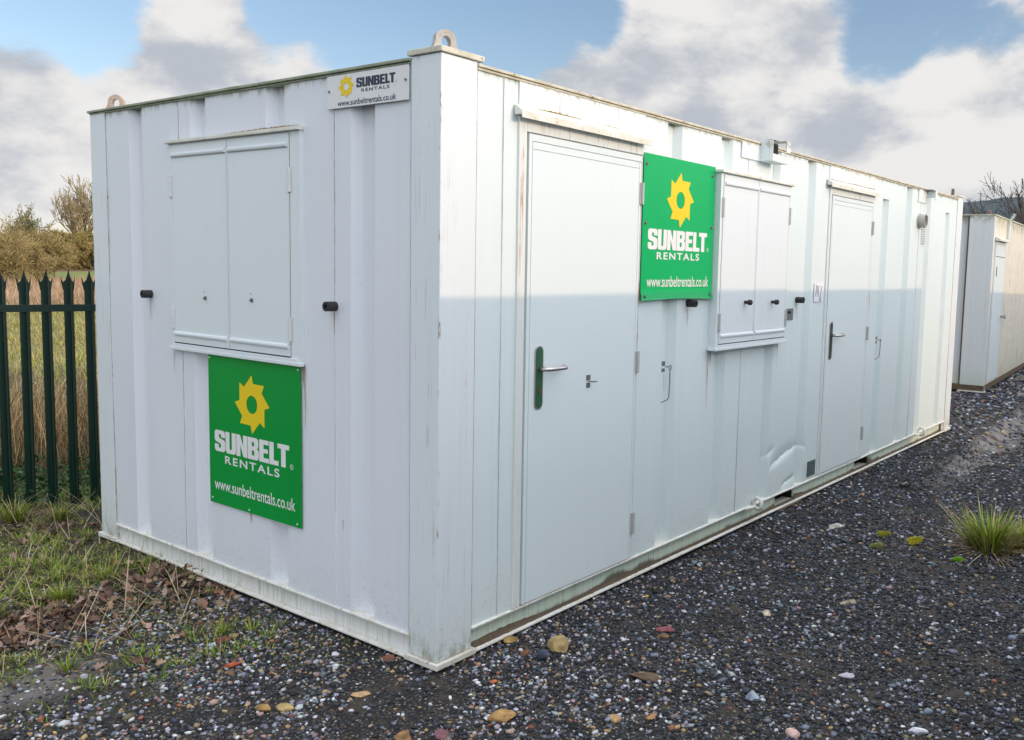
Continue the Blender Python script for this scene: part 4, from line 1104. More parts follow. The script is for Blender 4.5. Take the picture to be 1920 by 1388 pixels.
# dead oak leaves
def leaves(name, X, Y, S, zlift, label, mat=None, pal=None, tilt=0.42):
    n = len(X); ol = np.array([(0, -1.0), (0.10, -0.62), (0.34, -0.66), (0.22, -0.38), (0.52, -0.26), (0.30, -0.02), (0.58, 0.22), (0.30, 0.36), (0.38, 0.68), (0.12, 0.72), (0, 0.95)])
    full = np.concatenate([ol, ol[1:-1][::-1]*[-1, 1]]); mid = np.stack([np.zeros(7), np.linspace(-0.9, 0.85, 7)], 1)
    k = len(ol); V0 = np.concatenate([ol, ol*[-1, 1]])          # right side and mirrored left side
    Vr = np.concatenate([ol, np.stack([np.zeros(k), ol[:, 1]], 1), ol*[-1, 1]])
    F0 = [(i, i+1, k+i+1, k+i) for i in range(k-1)]+[(k+i, k+i+1, 2*k+i+1, 2*k+i) for i in range(k-1)]
    F0 = np.array(F0)
    fold = 0.15+0.5*rng.random(n); bend = rng.normal(0, 0.55, n); az = rng.random(n)*2*np.pi
    u = Vr[None, :, 0]*S[:, None]; v = Vr[None, :, 1]*S[:, None]
    w = np.abs(u)*fold[:, None]+bend[:, None]*v**2/S[:, None]+0.12*S[:, None]*np.sin(v/S[:, None]*5+az[:, None])*np.sign(u)*np.abs(Vr[None, :, 0])
    tx = rng.normal(0, tilt, n)[:, None]; ty = rng.normal(0, tilt, n)[:, None]
    w2 = w*np.cos(tx)+v*np.sin(tx); v2 = v*np.cos(tx)-w*np.sin(tx)
    w3 = w2*np.cos(ty)+u*np.sin(ty); u3 = u*np.cos(ty)-w2*np.sin(ty)
    Xw = X[:, None]+u3*np.cos(az)[:, None]-v2*np.sin(az)[:, None]; Yw = Y[:, None]+u3*np.sin(az)[:, None]+v2*np.cos(az)[:, None]
    Zw = ghv(X, Y)[:, None]+zlift[:, None]+w3-w3.min(1)[:, None]*0.6
    V = np.stack([Xw, Yw, Zw], 2).reshape(-1, 3); F = (np.arange(n)[:, None, None]*(3*k)+F0[None]).reshape(-1, 4)
    c = pick(pal or [(0.15, 0.095, 0.068), (0.24, 0.155, 0.112), (0.37, 0.26, 0.20), (0.075, 0.048, 0.038), (0.28, 0.14, 0.08)], [4, 4, 3, 5, 1], n)
    return tag(np_mesh(name, V, F, mat or M['leaf'], col=np.repeat(c, 3*k, 0)), label, 'leaves', kind='stuff')


lx = []; ly = []; lz = []
for (cx, cy, sx, sy, n, hh) in ((-0.95, 1.70, 0.24, 0.13, 420, 0.04), (-0.62, 1.84, 0.18, 0.13, 170, 0.03), (-0.12, 1.82, 0.12, 0.20, 190, 0.025), (-0.25, 1.60, 0.16, 0.14, 90, 0.01), (-0.5, 2.4, 0.6, 0.6, 230, 0.008), (-0.08, 2.9, 0.15, 0.6, 90, 0.01), (-0.5, 1.3, 0.4, 0.25, 50, 0.003)):
    x = rng.normal(cx, sx, n); y = rng.normal(cy, sy, n); lx.append(x); ly.append(y); lz.append(rng.random(n)*hh*np.exp(-((x-cx)/sx)**2*0.5-((y-cy)/sy)**2*0.5))
x, y, z = map(np.concatenate, (lx, ly, lz)); kk = ~inside_cabin(x, y, 0.02) | (x < 0.05) & (z < 0.02); x, y, z = x[kk], y[kk], z[kk]
leaves('leaf_litter', x, y, 0.012+0.030*rng.random(len(x))**1.3, z, 'drift of brown dead oak leaves beside the end wall')
x = np.array([1.60, 0.23, 1.95, 2.4, 3.84, 3.95, 3.72, 3.5, 3.9, 4.1]); y = np.array([-1.52, -0.9, -1.62, -1.45, -0.28, -0.33, -0.24, -0.22, -0.42, -0.3])
leaves('stray_leaves', x, y, np.full(len(x), 0.030), np.full(len(x), 0.012), 'few stray orange-brown leaves on the dark gravel', pal=[(0.42, 0.22, 0.11), (0.33, 0.17, 0.10), (0.22, 0.08, 0.07), (0.2, 0.1, 0.08), (0.3, 0.2, 0.1)], tilt=0.15)

# small weeds and moss creeping over the earth between the fence and the gravel
n = 60000; x = rng.uniform(-1.9, 0.25, n); y = rng.uniform(0.35, 4.0, n)
nv = np.array([mnoise.noise(Vector((a*1.9, c*1.9, 21)))+0.5*mnoise.noise(Vector((a*7, c*7, 23))) for a, c in zip(x, y)])
kk = ~inside_cabin(x, y, 0.0) & (rng.random(n) < np.clip(np.clip((y-0.55)/1.3, 0, 1)+np.clip((y-0.15)*2, 0, 1)*np.clip(1-(-x)/0.45, 0, 1)*0.8, 0.0, 1)*np.clip(nv*2.4+0.15, 0, 1)) & ~(((x+1.08)**2+3.2*(y-1.16)**2) < 0.13); x, y = x[kk], y[kk]; n = len(x)
tag(blades('creeping_moss', x, y, 0.006+0.016*rng.random(n), 0.006+0.008*rng.random(n), pick([(0.17, 0.21, 0.02), (0.28, 0.30, 0.04), (0.09, 0.12, 0.02), (0.36, 0.32, 0.08), (0.18, 0.11, 0.05)], [4, 4, 3, 2, 2], n), lean=1.0, segs=2), 'moss and tiny weeds creeping over the bare earth', 'moss', kind='stuff')

# ground ivy and low green leaves right behind the fence
n = 9000; s = rng.uniform(-2.5, 2.6, n); o_ = rng.uniform(-0.05, 1.5, n)
x = -0.11+0.9659*s+0.2588*o_; y = 3.85-0.2588*s+0.9659*o_
kk = rng.random(n) < np.clip(0.75+1.2*np.array([mnoise.noise(Vector((a*2, c*2, 8))) for a, c in zip(x, y)]), 0, 1); x, y = x[kk], y[kk]; n = len(x)
leaves('ground_ivy', x, y, 0.012+0.016*rng.random(n), 0.02+0.10*rng.random(n)**2, 'low dark green ground cover behind the fence', mat=M['grass'],
       pal=[(0.035, 0.085, 0.030), (0.055, 0.13, 0.035), (0.09, 0.18, 0.05), (0.025, 0.06, 0.030), (0.20, 0.12, 0.06)], tilt=0.7)


def fence_xy(n, s0, s1, o0, o1):
    s = rng.uniform(s0, s1, n); o_ = rng.uniform(o0, o1, n)
    return -0.11+0.9659*s+0.2588*o_, 3.85-0.2588*s+0.9659*o_, o_


# tall dead grass behind the fence
x, y, o_ = fence_xy(15000, -3.5, 5.5, 0.75, 3.6); n = len(x)
den = np.array([mnoise.noise(Vector((a*1.3, c*1.3, 1))) for a, c in zip(x, y)]); kk = rng.random(n) < np.clip(0.7+den, 0, 1); x, y, o_, den = x[kk], y[kk], o_[kk], den[kk]; n = len(x)
tag(blades('tall_dry_grass', x, y, (0.42+0.45*rng.random(n))*(0.8+0.5*den), 0.004+0.005*rng.random(n), pick([(0.44, 0.30, 0.14), (0.32, 0.20, 0.10), (0.55, 0.42, 0.23), (0.18, 0.11, 0.06), (0.26, 0.27, 0.08)], [4, 4, 3, 3, 1], n), lean=0.22, curl=0.45, segs=4),
    'tall dead brown grass standing behind the fence', 'grass', kind='stuff')
# bank of mossy green and yellow grass further out, then reedy tan grass
x, y, o_ = fence_xy(52000, -4, 14, 3.2, 26); n = len(x)
tag(blades('bank_grass', x, y, 0.06+0.12*rng.random(n), 0.007+0.009*rng.random(n), pick([(0.42, 0.42, 0.08), (0.24, 0.32, 0.05), (0.50, 0.42, 0.16), (0.12, 0.14, 0.04), (0.44, 0.30, 0.17)], [5, 4, 3, 2, 3], n), lean=0.5, segs=2),
    'rough yellow-green grass on the field beyond the fence', 'grass', kind='stuff')
x, y, o_ = fence_xy(60000, -8, 30, 22, 54); n = len(x)
tag(blades('reed_grass', x, y, 0.25+0.30*rng.random(n), 0.010+0.014*rng.random(n), pick([(0.46, 0.32, 0.20), (0.38, 0.25, 0.16), (0.54, 0.41, 0.28), (0.30, 0.18, 0.11)], [4, 3, 3, 2], n), lean=0.3, segs=2),
    'pinkish tan reedy grass across the middle of the field', 'grass', kind='stuff')

# the big tussock on the gravel at the right, and smaller plants
def tussock(cx, cy, k, label, name='grass_tussock', hs=1.0, group=None):
    n = int(480*k); a = rng.random(n)*2*np.pi; r = np.abs(rng.normal(0, 0.055*hs, n))
    g_ = rng.random(n) < 0.62
    Hh = np.where(g_, 0.10+0.15*rng.random(n), 0.14+0.20*rng.random(n))*hs
    c = np.where(g_[:, None], pick([(0.14, 0.24, 0.02), (0.26, 0.36, 0.03), (0.07, 0.12, 0.02), (0.34, 0.31, 0.08)], [3, 4, 2, 3], n), pick([(0.45, 0.32, 0.17), (0.30, 0.18, 0.10), (0.52, 0.42, 0.26)], [2, 2, 1], n))
    e = empty(name, (0, 0, 0)); tag(e, label, 'plant', group or {'grass_tuft': 'grass tufts by the end wall', 'grass_sprout': 'small grass sprouts on the gravel'}.get(name, 'grass tussocks on the gravel'))
    o1 = blades('green_blades', (cx+np.cos(a)*r)[g_], (cy+np.sin(a)*r)[g_], Hh[g_], np.full(g_.sum(), 0.0095*hs), c[g_], lean=0.35, curl=0.7, azim=a[g_], segs=4)
    h_ = ~g_
    o2 = blades('dead_blades', (cx+np.cos(a)*r)[h_], (cy+np.sin(a)*r)[h_], Hh[h_], np.full(h_.sum(), 0.0055*hs), c[h_], lean=1.15, curl=0.6, azim=a[h_], segs=4)
    o1.parent = e; o2.parent = e
    return e


tussock(3.28, -1.40, 1.0, 'big grass tussock with straw-coloured skirt on the gravel at the right', hs=1.18)
tussock(3.46, -1.56, 0.7, 'smaller grass tussock half behind the big one at the right edge', hs=0.85)
tussock(-0.17, 3.60, 0.5, 'bright green grass tuft at the foot of the leftmost pales', 'grass_tuft', hs=0.62)
tussock(0.02, 3.42, 0.4, 'low grass tuft just right of the bright one by the fence', 'grass_tuft', hs=0.5)
tussock(-0.60, 1.95, 0.35, 'dense green grass tuft among the dead leaves', 'grass_tuft', hs=0.45)
tussock(-0.95, 1.98, 0.45, 'grass tuft with long bleached stalks at the left of the leaf drift', 'grass_tuft', hs=0.75)
tussock(-0.34, 2.10, 0.3, 'dark grass tuft between the leaves and the end wall', 'grass_tuft', hs=0.45)
tussock(-0.92, 1.17, 0.16, 'sparse lime green grass sprout beside the bare silt patch', 'grass_sprout', hs=0.42)
tussock(-0.33, 1.02, 0.16, 'sparse grass sprout by the broken brick', 'grass_sprout', hs=0.36)

# moss cushions on the gravel
def moss(cx, cy, sx, sy, col, label):
    n = 2600; a = rng.random(n)*2*np.pi; r = np.sqrt(rng.random(n)); x = cx+sx*r*np.cos(a)*(1+0.3*np.sin(3*a+cx*9)); y = cy+sy*r*np.sin(a)
    o = blades('moss_patch', x, y, 0.018+0.014*rng.random(n)*(1-r), np.full(n, 0.011), pick([col, tuple(c*0.6 for c in col)], [2, 1], n), lean=0.5, segs=2)
    tag(o, label, 'moss', 'moss patches on the gravel')


moss(3.19, -0.77, 0.05, 0.035, (0.36, 0.36, 0.04), 'yellow moss patch nearest the long wall')
moss(3.18, -0.97, 0.08, 0.035, (0.46, 0.43, 0.03), 'brightest yellow moss patch on the gravel, left of the tussock')
moss(2.92, -0.82, 0.06, 0.035, (0.26, 0.26, 0.10), 'dull yellow moss patch nearer the camera than the bright ones')
moss(2.97, -1.29, 0.04, 0.025, (0.20, 0.42, 0.03), 'small vivid green moss patch in front of the tussock')

# ---------------------------------------------------------------- gravel
ico = bmesh.new(); bmesh.ops.create_icosphere(ico, subdivisions=1, radius=1.0)
IV = np.array([v.co[:] for v in ico.verts]); IF = np.array([[v.index for v in f.verts] for f in ico.faces]); ico.free()


def pebbles(name, X, Y, S, cols, label, z_off=0.25):
    n = len(X); jit = 1+0.30*(rng.random((n, 12, 1))*2-1); P = IV[None]*jit
    ax = np.stack([0.75+0.6*rng.random(n), 0.65+0.4*rng.random(n), 0.42+0.3*rng.random(n)], 1)*S[:, None]; P = P*ax[:, None, :]
    t1 = rng.normal(0, 0.35, n)[:, None]; az = (rng.random(n)*2*np.pi)[:, None]
    x, y, z = P[:, :, 0], P[:, :, 1], P[:, :, 2]
    y, z = y*np.cos(t1)-z*np.sin(t1), y*np.sin(t1)+z*np.cos(t1)
    x, y = x*np.cos(az)-y*np.sin(az), x*np.sin(az)+y*np.cos(az)
    V = np.stack([x+X[:, None], y+Y[:, None], z+(ghv(X, Y)+S*z_off)[:, None]], 2).reshape(-1, 3)
    F = (np.arange(n)[:, None, None]*12+IF[None]).reshape(-1, 3)
    return tag(np_mesh(name, V, F, M['pebble'], smooth=False, col=np.repeat(cols, 12, 0)), label, 'gravel', kind='stuff')


PAL = [(0.022, 0.024, 0.030), (0.050, 0.055, 0.068), (0.11, 0.12, 0.15), (0.24, 0.26, 0.32), (0.52, 0.52, 0.56), (0.26, 0.20, 0.13), (0.36, 0.25, 0.11), (0.24, 0.09, 0.06), (0.34, 0.24, 0.22)]


def yard_mask(x, y):
    """how gravelly the ground is, 0..1"""
    nv = np.array([mnoise.noise(Vector((a*1.4, c*1.4, 12)))*0.6+mnoise.noise(Vector((a*4, c*4, 14)))*0.4 for a, c in zip(x, y)])
    earth = np.clip((y-1.15)/0.9+(-x-0.5)*0.15, 0, 1)*np.clip((0.9-x)*2, 0, 1)
    w = 1-0.72*earth+nv*0.5*(earth > 0.05)
    w *= 1-0.7*((((x+1.08)**2+3.2*(y-1.16)**2)+nv*0.10) < 0.16)
    # worn, finer patch in front of the corner
    w *= 1-0.75*(((x+0.28)**2/0.12+(y+0.05)**2/0.05+nv*1.2) < 1)
    trk = (np.abs(y-0.05*x+0.93)+nv*0.15 < 0.26) & (x > 5)
    w *= 1-0.6*trk
    w *= 1-0.6*(nv > 0.14)
    return np.clip(w, 0, 1)


def scatter(name, n, dmin, dmax, a0, a1, smin, smax, spow, weights, label, dens=1.0):
    x, y, d = visible_xy(n, dmin, dmax, a0, a1)
    kk = ~inside_cabin(x, y, 0.0) & (fence_d(x, y) < 0.1)
    x, y, d = x[kk], y[kk], d[kk]
    kk = rng.random(len(x)) < yard_mask(x, y)*dens; x, y, d = x[kk], y[kk], d[kk]; n = len(x)
    S = (smin+(smax-smin)*rng.random(n)**spow)*np.clip(0.8+d*0.05, 0.9, 2.2)
    # brighter mix in the near foreground, darker towards the yard
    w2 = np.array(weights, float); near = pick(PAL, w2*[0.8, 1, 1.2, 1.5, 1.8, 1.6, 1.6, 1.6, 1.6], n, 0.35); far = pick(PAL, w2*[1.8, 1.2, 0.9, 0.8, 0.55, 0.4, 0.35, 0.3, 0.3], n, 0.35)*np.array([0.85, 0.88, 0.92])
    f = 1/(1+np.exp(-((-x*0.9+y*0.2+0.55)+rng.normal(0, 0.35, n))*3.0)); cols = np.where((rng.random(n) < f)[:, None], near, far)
    return pebbles(name, x, y, S, cols, label)


WT = [34, 22, 14, 9, 7.5, 5, 2.4, 1.6, 2.6]
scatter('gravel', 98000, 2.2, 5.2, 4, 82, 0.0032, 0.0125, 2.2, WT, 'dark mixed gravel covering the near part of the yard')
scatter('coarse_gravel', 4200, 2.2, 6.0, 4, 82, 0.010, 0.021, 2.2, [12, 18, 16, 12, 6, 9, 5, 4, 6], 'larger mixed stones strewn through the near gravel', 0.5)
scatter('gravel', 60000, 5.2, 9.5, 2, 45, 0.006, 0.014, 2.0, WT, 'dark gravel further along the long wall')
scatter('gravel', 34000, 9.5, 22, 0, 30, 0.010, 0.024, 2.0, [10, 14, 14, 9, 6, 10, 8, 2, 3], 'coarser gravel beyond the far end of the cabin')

# individual stones
def stone(cx, cy, sx, sy, sz, rz, col, label, name='stone', ang=0.5, seed=0, group=None):
    bm = bmesh.new(); bmesh.ops.create_icosphere(bm, subdivisions=4, radius=1.0)
    rs = random.Random(seed+int(cx*1000)+int(cy*77)); planes = []
    for _ in range(11):
        v = Vector((rs.uniform(-1, 1), rs.uniform(-1, 1), rs.uniform(-1, 1))).normalized(); planes.append((v, rs.uniform(0.55, 0.85)))
    off = Vector((rs.random()*50, rs.random()*50, 0))
    for v in bm.verts:
        p = v.co.copy()
        for nn, d in planes:
            e_ = p.dot(nn)-d
            if e_ > 0: p -= nn*e_*ang*1.6 if ang < 0.6 else nn*e_
        p *= 1+0.10*mnoise.noise(p*1.8+off)+0.035*mnoise.noise(p*6+off)
        v.co = Vector((p.x*sx, p.y*sy, p.z*sz))
    me = bpy.data.meshes.new(name); bm.to_mesh(me)
    a = me.color_attributes.new('tint', 'FLOAT_COLOR', 'POINT')
    for i, v in enumerate(bm.verts):
        q = 0.62+0.6*(mnoise.noise(v.co*30+off)+0.5)+0.25*mnoise.noise(v.co*110+off); a.data[i].color = (col[0]*q, col[1]*q, col[2]*q, 1)
    bm.free(); me.polygons.foreach_set('use_smooth', [True]*len(me.polygons)); me.materials.append(M['stone'])
    o = bpy.data.objects.new(name, me); C.objects.link(o); o.location = (cx, cy, gh(cx, cy)+sz*0.34); o.rotation_euler = (rs.uniform(-0.15, 0.15), rs.uniform(-0.15, 0.15), rz)
    tag(o, label, 'stone', group or 'loose stones on the gravel'); return o


Y1, GR, DB, RD, PK, BR, MV, TN = (0.38, 0.28, 0.13), (0.26, 0.28, 0.33), (0.055, 0.065, 0.10), (0.26, 0.085, 0.055), (0.42, 0.25, 0.20), (0.14, 0.095, 0.065), (0.19, 0.09, 0.105), (0.44, 0.30, 0.16)
stone(0.50, -0.235, 0.062, 0.052, 0.044, 0.6, Y1, 'large squarish ochre stone right of the near cabin corner', ang=1)
stone(0.42, -0.03, 0.045, 0.030, 0.020, 0.2, (0.30, 0.20, 0.07), 'flat mustard stone tucked under the beam near the cabin corner', ang=1)
stone(0.385, -0.25, 0.038, 0.033, 0.030, 1.1, DB, 'dark blue-grey angular stone left of the large ochre one', ang=1)
stone(0.365, -0.165, 0.032, 0.024, 0.018, 0.3, (0.16, 0.075, 0.045), 'rust brown stone between the corner plate and the dark blue stone', ang=1)
stone(0.97, -0.50, 0.052, 0.026, 0.018, 2.4, (0.30, 0.10, 0.12), 'dull crimson flat stone on the dark gravel', ang=1)
stone(0.90, -0.53, 0.030, 0.018, 0.014, 2.2, (0.25, 0.16, 0.08), 'small brown stone touching the crimson one', ang=1)
stone(0.50, -0.70, 0.070, 0.035, 0.020, 2.2, BR, 'broad dark brown flat stone half sunk in the gravel', ang=1)
stone(-0.105, -0.455, 0.052, 0.032, 0.030, 2.3, (0.45, 0.27, 0.11), 'orange-brown stone in the middle of the foreground', ang=1)
stone(0.085, -0.235, 0.022, 0.018, 0.013, 0.5, (0.42, 0.13, 0.06), 'small orange-red stone below the cabin corner', ang=1)
stone(-0.04, 0.245, 0.033, 0.020, 0.020, 1.9, (0.20, 0.09, 0.06), 'reddish brown stone under the end wall close to the corner', ang=1)
stone(-0.31, 0.10, 0.040, 0.020, 0.014, 2.3, TN, 'flat tan stone left of the cabin corner', ang=1)
stone(0.14, -0.80, 0.030, 0.024, 0.020, 0.6, (0.46, 0.30, 0.15), 'rounded sandy orange pebble near the bottom edge', ang=0.4)
stone(-0.32, -0.36, 0.040, 0.030, 0.014, 1.2, MV, 'flat mauve stone at the bottom centre', ang=1)
stone(-0.42, -0.27, 0.042, 0.028, 0.016, 1.5, (0.26, 0.15, 0.07), 'brown flat stone beside the mauve one', ang=1)
stone(-0.69, 1.03, 0.058, 0.034, 0.014, 2.2, (0.13, 0.055, 0.065), 'flat dark purple stone among the grass sprouts', ang=1)
stone(-0.37, 0.95, 0.040, 0.030, 0.024, 0.4, (0.20, 0.075, 0.055), 'broken piece of dark red brick among the sprouts', name='brick_piece', ang=1)
stone(-0.48, 0.71, 0.045, 0.018, 0.013, 2.5, (0.38, 0.10, 0.05), 'thin bright brick-red stone', ang=1)
stone(-0.56, 0.23, 0.036, 0.025, 0.020, 2.3, (0.42, 0.31, 0.14), 'yellow pebble lower left, the brighter of two', ang=0.4)
stone(-0.61, 0.285, 0.036, 0.022, 0.016, 2.0, (0.34, 0.22, 0.09), 'duller brownish yellow pebble next to the bright yellow one', ang=0.4)
stone(-0.42, 0.95, 0.018, 0.014, 0.010, 0.3, (0.62, 0.66, 0.78), 'tiny bluish white pebble beside the brick', ang=0.4)
stone(-0.80, -0.02, 0.030, 0.026, 0.020, 0.4, (0.33, 0.10, 0.06), 'brick-red cube-like stone cut by the bottom edge', ang=1)
stone(1.87, -1.03, 0.060, 0.022, 0.018, 2.6, (0.38, 0.33, 0.24), 'oblong beige stone alone on the dark gravel', ang=0.5)
stone(0.62, -1.12, 0.036, 0.028, 0.026, 0.5, (0.27, 0.32, 0.40), 'pale blue-grey pointed stone in the right foreground', ang=1)
stone(0.77, -1.72, 0.042, 0.022, 0.018, 2.3, (0.58, 0.58, 0.66), 'white oval pebble at the bottom right', ang=0.4)
stone(0.46, -1.36, 0.032, 0.028, 0.022, 0.8, (0.56, 0.40, 0.36), 'rounded pale pink pebble at the bottom edge', ang=0.4)
stone(1.05, -1.34, 0.036, 0.018, 0.014, 2.2, (0.60, 0.56, 0.66), 'flat lilac white pebble right of centre', ang=0.4)
stone(3.16, -0.46, 0.085, 0.030, 0.018, 2.7, (0.38, 0.38, 0.34), 'flat pale slab of stone near the long wall', ang=1)
stone(1.45, -0.78, 0.034, 0.026, 0.020, 0.7, (0.56, 0.47, 0.36), 'small cream stone out from the near door', ang=1)

# ================================================================ trees


def grow(segs, p, d, ln, r, lv, maxlv, up, spread, kids, taper, wob, rs):
    n = 4 if lv < 2 else 3
    pts = [p.copy()]
    for i in range(n):
        d = (d+Vector((rs.gauss(0, wob), rs.gauss(0, wob), rs.gauss(0, wob)+up*(0.4+0.2*lv)))).normalized()
        q = pts[-1]+d*ln/n; r2 = r*(1-(1-taper)*(i+1)/n)
        segs.append((pts[-1], q, r*(1-(1-taper)*i/n), r2, lv)); pts.append(q)
        if lv < maxlv and (i >= 1 or lv > 0):
            for _ in range(kids[lv] if i < n-1 else kids[lv]+1):
                if rs.random() < 0.85:
                    ax = Vector((rs.gauss(0, 1), rs.gauss(0, 1), rs.gauss(0, 1))).normalized(); nd = (d+d.cross(ax).normalized()*spread*rs.uniform(0.6, 1.3)).normalized()
                    grow(segs, q, nd, ln*rs.uniform(0.50, 0.78), r2*rs.uniform(0.45, 0.65), lv+1, maxlv, up, spread, kids, taper, wob, rs)


def seg_mesh(name, segs, rmin, col_fn, parent):
    n = len(segs); A = np.array([s[0][:] for s in segs]); B = np.array([s[1][:] for s in segs])
    r0 = np.maximum([s[2] for s in segs], rmin); r1 = np.maximum([s[3] for s in segs], rmin*0.8); lv = np.array([s[4] for s in segs])
    D = B-A; D /= np.linalg.norm(D, axis=1)[:, None]+1e-9
    ref = np.where(np.abs(D[:, 2:3]) < 0.8, np.array([[0, 0, 1.0]]), np.array([[1.0, 0, 0]])); U_ = np.cross(D, ref); U_ /= np.linalg.norm(U_, axis=1)[:, None]; W_ = np.cross(D, U_)
    k = 5; V = np.zeros((n, 2*k, 3))
    for i in range(k):
        a = 2*np.pi*i/k; o_ = U_*math.cos(a)+W_*math.sin(a); V[:, i] = A+o_*r0[:, None]; V[:, k+i] = B+o_*r1[:, None]
    F0 = np.array([(i, (i+1) % k, k+(i+1) % k, k+i) for i in range(k)])
    F = (np.arange(n)[:, None, None]*2*k+F0[None]).reshape(-1, 4)
    c = col_fn(lv, A)
    o = np_mesh(name, V.reshape(-1, 3), F, M['bark'], smooth=True, col=np.repeat(c, 2*k, 0)); o.parent = parent; return o


def tree(name, x, y, h, label, seed, maxlv=4, kids=(2, 2, 2, 2, 1), spread=0.75, up=0.10, stems=1, bark=(0.10, 0.085, 0.06), twig=(0.24, 0.19, 0.11), rtrunk=0.03, rmin=0.012, flecks=None, wob=0.16, group=None, first=0.42):
    rs = random.Random(seed); segs = []; base = Vector((x, y, -0.1)); e = empty(name, (x, y, 0)); tag(e, label, 'tree' if 'bush' not in name and 'shrub' not in name else 'bush', group or {'ash_tree': 'bare trees behind the cream cabin', 'willow_bush': 'willow bushes beyond the field', 'hedge_tree': 'hedge trees beyond the field'}.get(name))
    for s in range(stems):
        d = Vector((rs.gauss(0, 0.30 if stems > 1 else 0.04), rs.gauss(0, 0.30 if stems > 1 else 0.04), 1)).normalized()
        b0 = base+Vector((rs.gauss(0, h*0.12), rs.gauss(0, h*0.12), 0)) if stems > 1 else base
        grow(segs, b0, d, h*first*rs.uniform(0.85, 1.1), h*rtrunk*(1 if stems == 1 else 0.5), 0, maxlv, up, spread, kids, 0.68, wob, rs)
    zmax = max(s[1].z for s in segs); k = h/zmax
    segs = [(Vector((x+(a.x-x)*k, y+(a.y-y)*k, a.z*k)), Vector((x+(c.x-x)*k, y+(c.y-y)*k, c.z*k)), r0, r1, lv) for a, c, r0, r1, lv in segs]
    def colf(lv, A):
        t = np.clip(lv/maxlv, 0, 1)[:, None]; c = np.array(bark)*(1-t)+np.array(twig)*t
        return np.clip(c*(0.75+0.5*rng.random((len(lv), 1))), 0, 1)
    shift = lambda L_: [(a-Vector((x, y, 0)), c-Vector((x, y, 0)), r0, r1, lv) for a, c, r0, r1, lv in L_]
    seg_mesh('trunk', shift([s for s in segs if s[4] <= 1]), rmin*1.5, colf, e)
    seg_mesh('crown', shift([s for s in segs if s[4] > 1]), rmin, colf, e)
    if flecks:
        cnt, size, pal = flecks; tips = [s for s in segs if s[4] >= maxlv-1]; idx = rng.integers(0, len(tips), cnt)
        P = np.array([tips[i][1][:] for i in idx])-np.array([x, y, 0])+rng.normal(0, h*0.018, (cnt, 3)); a = rng.normal(0, 1, (cnt, 3)); a /= np.linalg.norm(a, axis=1)[:, None]; q = np.cross(a, rng.normal(0, 1, (cnt, 3))); q /= np.linalg.norm(q, axis=1)[:, None]
        s_ = (size*(0.5+rng.random(cnt)))[:, None]
        V = np.stack([P-a*s_, P-q*s_*0.5, P+a*s_, P+q*s_*0.5], 1).reshape(-1, 3); F = np.arange(cnt*4).reshape(-1, 4)
        o = np_mesh('foliage', V, F, M['grass'], col=np.repeat(pick(pal, [1]*len(pal), cnt, 0.4), 4, 0)); o.parent = e
    return e


OCH = [(0.26, 0.23, 0.07), (0.34, 0.29, 0.10), (0.17, 0.18, 0.05), (0.26, 0.19, 0.10), (0.10, 0.11, 0.035)]


def polar(az, d): return -2.514+d*math.cos(R(az)), -2.612+d*math.sin(R(az))


# left, beyond the field
x, y = polar(69.6, 56); tree('willow_bush', x, y, 3.75, 'rounded yellow-brown willow bush at the left edge, pale stems showing', 5, maxlv=4, kids=(2, 2, 2, 2), stems=5, spread=0.9, up=0.02, bark=(0.34, 0.30, 0.20), twig=(0.33, 0.26, 0.12), rmin=0.011, flecks=(3500, 0.05, OCH), first=0.50)
x, y = polar(67.6, 60); tree('willow_bush', x, y, 3.3, 'lower yellow-brown bush right of the rounded one', 6, maxlv=4, kids=(2, 2, 2, 2), stems=4, spread=0.9, up=0.02, bark=(0.30, 0.26, 0.16), twig=(0.32, 0.25, 0.11), rmin=0.011, flecks=(3000, 0.05, OCH), first=0.50)
x, y = polar(72.6, 58); tree('willow_bush', x, y, 4.0, 'yellow-brown bush cut by the left edge', 7, maxlv=4, kids=(2, 2, 2, 1), stems=4, spread=0.9, up=0.02, bark=(0.30, 0.26, 0.16), twig=(0.32, 0.25, 0.11), rmin=0.012, flecks=(5000, 0.06, OCH), first=0.5)
x, y = polar(67.9, 92); tree('small_tree', x, y, 5.8, 'small grey-green tree showing above the willow bushes', 9, maxlv=4, kids=(2, 2, 2, 2), stems=2, spread=0.8, bark=(0.14, 0.13, 0.09), twig=(0.22, 0.21, 0.12), rmin=0.017, flecks=(3000, 0.09, [(0.14, 0.15, 0.06), (0.20, 0.19, 0.08)]))
x, y = polar(65.8, 104); tree('oak_tree', x, y, 9.4, 'tall bare oak with wide crown, tallest tree at the left', 31, maxlv=5, kids=(2, 2, 1, 1, 1), spread=0.55, up=0.15, stems=1, bark=(0.10, 0.085, 0.05), twig=(0.33, 0.27, 0.16), rtrunk=0.032, rmin=0.020, wob=0.13, first=0.40)
x, y = polar(66.8, 98); tree('hedge_tree', x, y, 3.9, 'ochre hedge tree in front of the tall oak', 15, maxlv=4, kids=(2, 2, 2, 2), stems=3, spread=0.9, bark=(0.18, 0.15, 0.08), twig=(0.32, 0.25, 0.10), rmin=0.019, flecks=(6000, 0.10, OCH), first=0.45)
x, y = polar(65.0, 100); tree('hedge_tree', x, y, 4.0, 'ochre hedge tree just left of the cabin end wall', 16, maxlv=4, kids=(2, 2, 2, 2), stems=3, spread=0.9, bark=(0.18, 0.15, 0.08), twig=(0.32, 0.25, 0.10), rmin=0.019, flecks=(6000, 0.10, OCH), first=0.45)
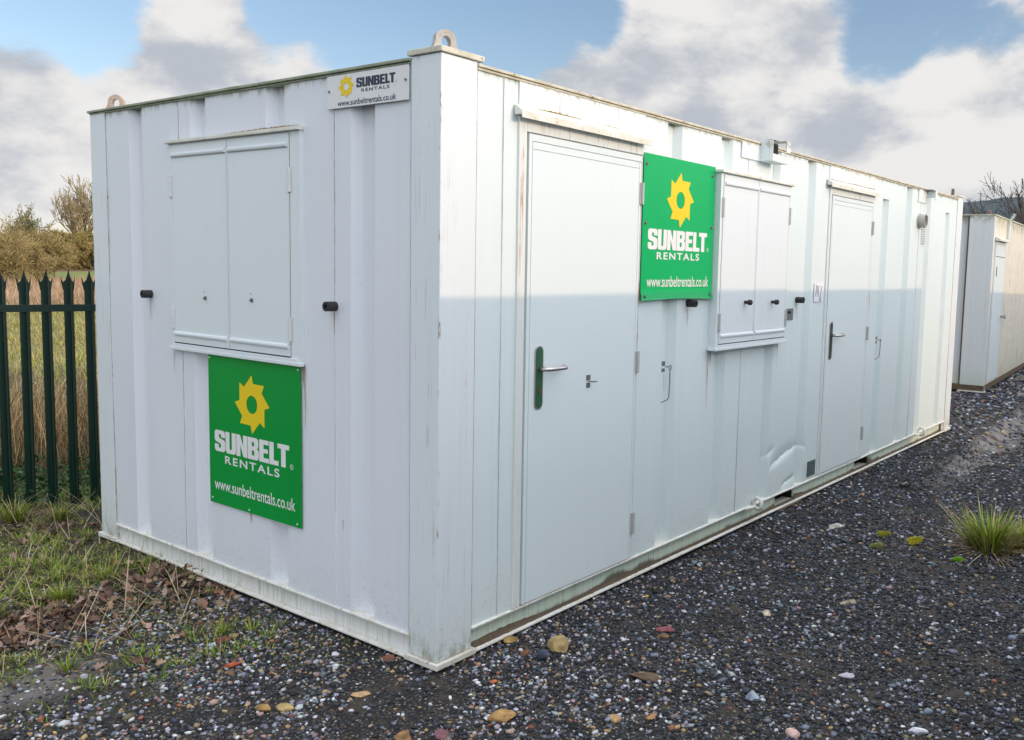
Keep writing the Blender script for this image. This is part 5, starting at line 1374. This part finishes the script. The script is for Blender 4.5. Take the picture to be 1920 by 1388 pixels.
# dark hedge at the far edge of the field
hb = []
for k in range(22):
    az = 62.5+k*0.36; x, y = polar(az, 108+random.uniform(-2, 2)); hb.append((x, y))
cnt = 22000; idx = rng.integers(0, len(hb), cnt); P = np.array(hb)[idx]; P = np.concatenate([P+rng.normal(0, 0.8, (cnt, 2)), (rng.random((cnt, 1))**0.8*3.2)], 1)
a = rng.normal(0, 1, (cnt, 3)); a /= np.linalg.norm(a, axis=1)[:, None]; q = np.cross(a, rng.normal(0, 1, (cnt, 3))); q /= np.linalg.norm(q, axis=1)[:, None]; s_ = (0.13*(0.5+rng.random(cnt)))[:, None]
V = np.stack([P-a*s_, P-q*s_*0.5, P+a*s_, P+q*s_*0.5], 1).reshape(-1, 3)
tag(np_mesh('hedge', V, np.arange(cnt*4).reshape(-1, 4), M['grass'], col=np.repeat(pick([(0.028, 0.026, 0.018), (0.05, 0.05, 0.025), (0.10, 0.08, 0.04)], [5, 3, 1], cnt), 4, 0)), 'dark dense hedge along the far edge of the field', 'hedge', kind='stuff')

# right, behind the cream cabin
GB, GT = (0.045, 0.036, 0.032), (0.085, 0.068, 0.062)
x, y = polar(13.55, 46); tree('ash_tree', x, y, 6.3, 'bare grey tree with forked stem above the end of the cream cabin', 35, maxlv=5, kids=(1, 1, 1, 1, 1), stems=2, spread=0.60, up=0.09, first=0.44, wob=0.14, bark=GB, twig=(0.11, 0.09, 0.08), rmin=0.011, rtrunk=0.024)
x, y = polar(11.8, 50); tree('ash_tree', x, y, 6.1, 'denser bare tree at the right edge above the cream cabin roof', 23, maxlv=5, kids=(2, 2, 1, 1, 1), stems=3, spread=0.8, up=0.04, bark=GB, twig=GT, rmin=0.009, rtrunk=0.022)
x, y = polar(9.6, 50); tree('ash_tree', x, y, 5.9, 'dark bare tree cut by the right edge of the picture', 24, maxlv=5, kids=(2, 2, 1, 1, 1), stems=3, spread=0.8, up=0.04, bark=GB, twig=GT, rmin=0.009, rtrunk=0.022)
x, y = polar(14.9, 60); tree('thorn_bush', x, y, 5.0, 'reddish brown twiggy bush between the two cabins', 27, maxlv=4, kids=(2, 2, 2, 2), stems=5, spread=0.9, up=0.0, bark=(0.07, 0.045, 0.035), twig=(0.13, 0.075, 0.055), rmin=0.012)
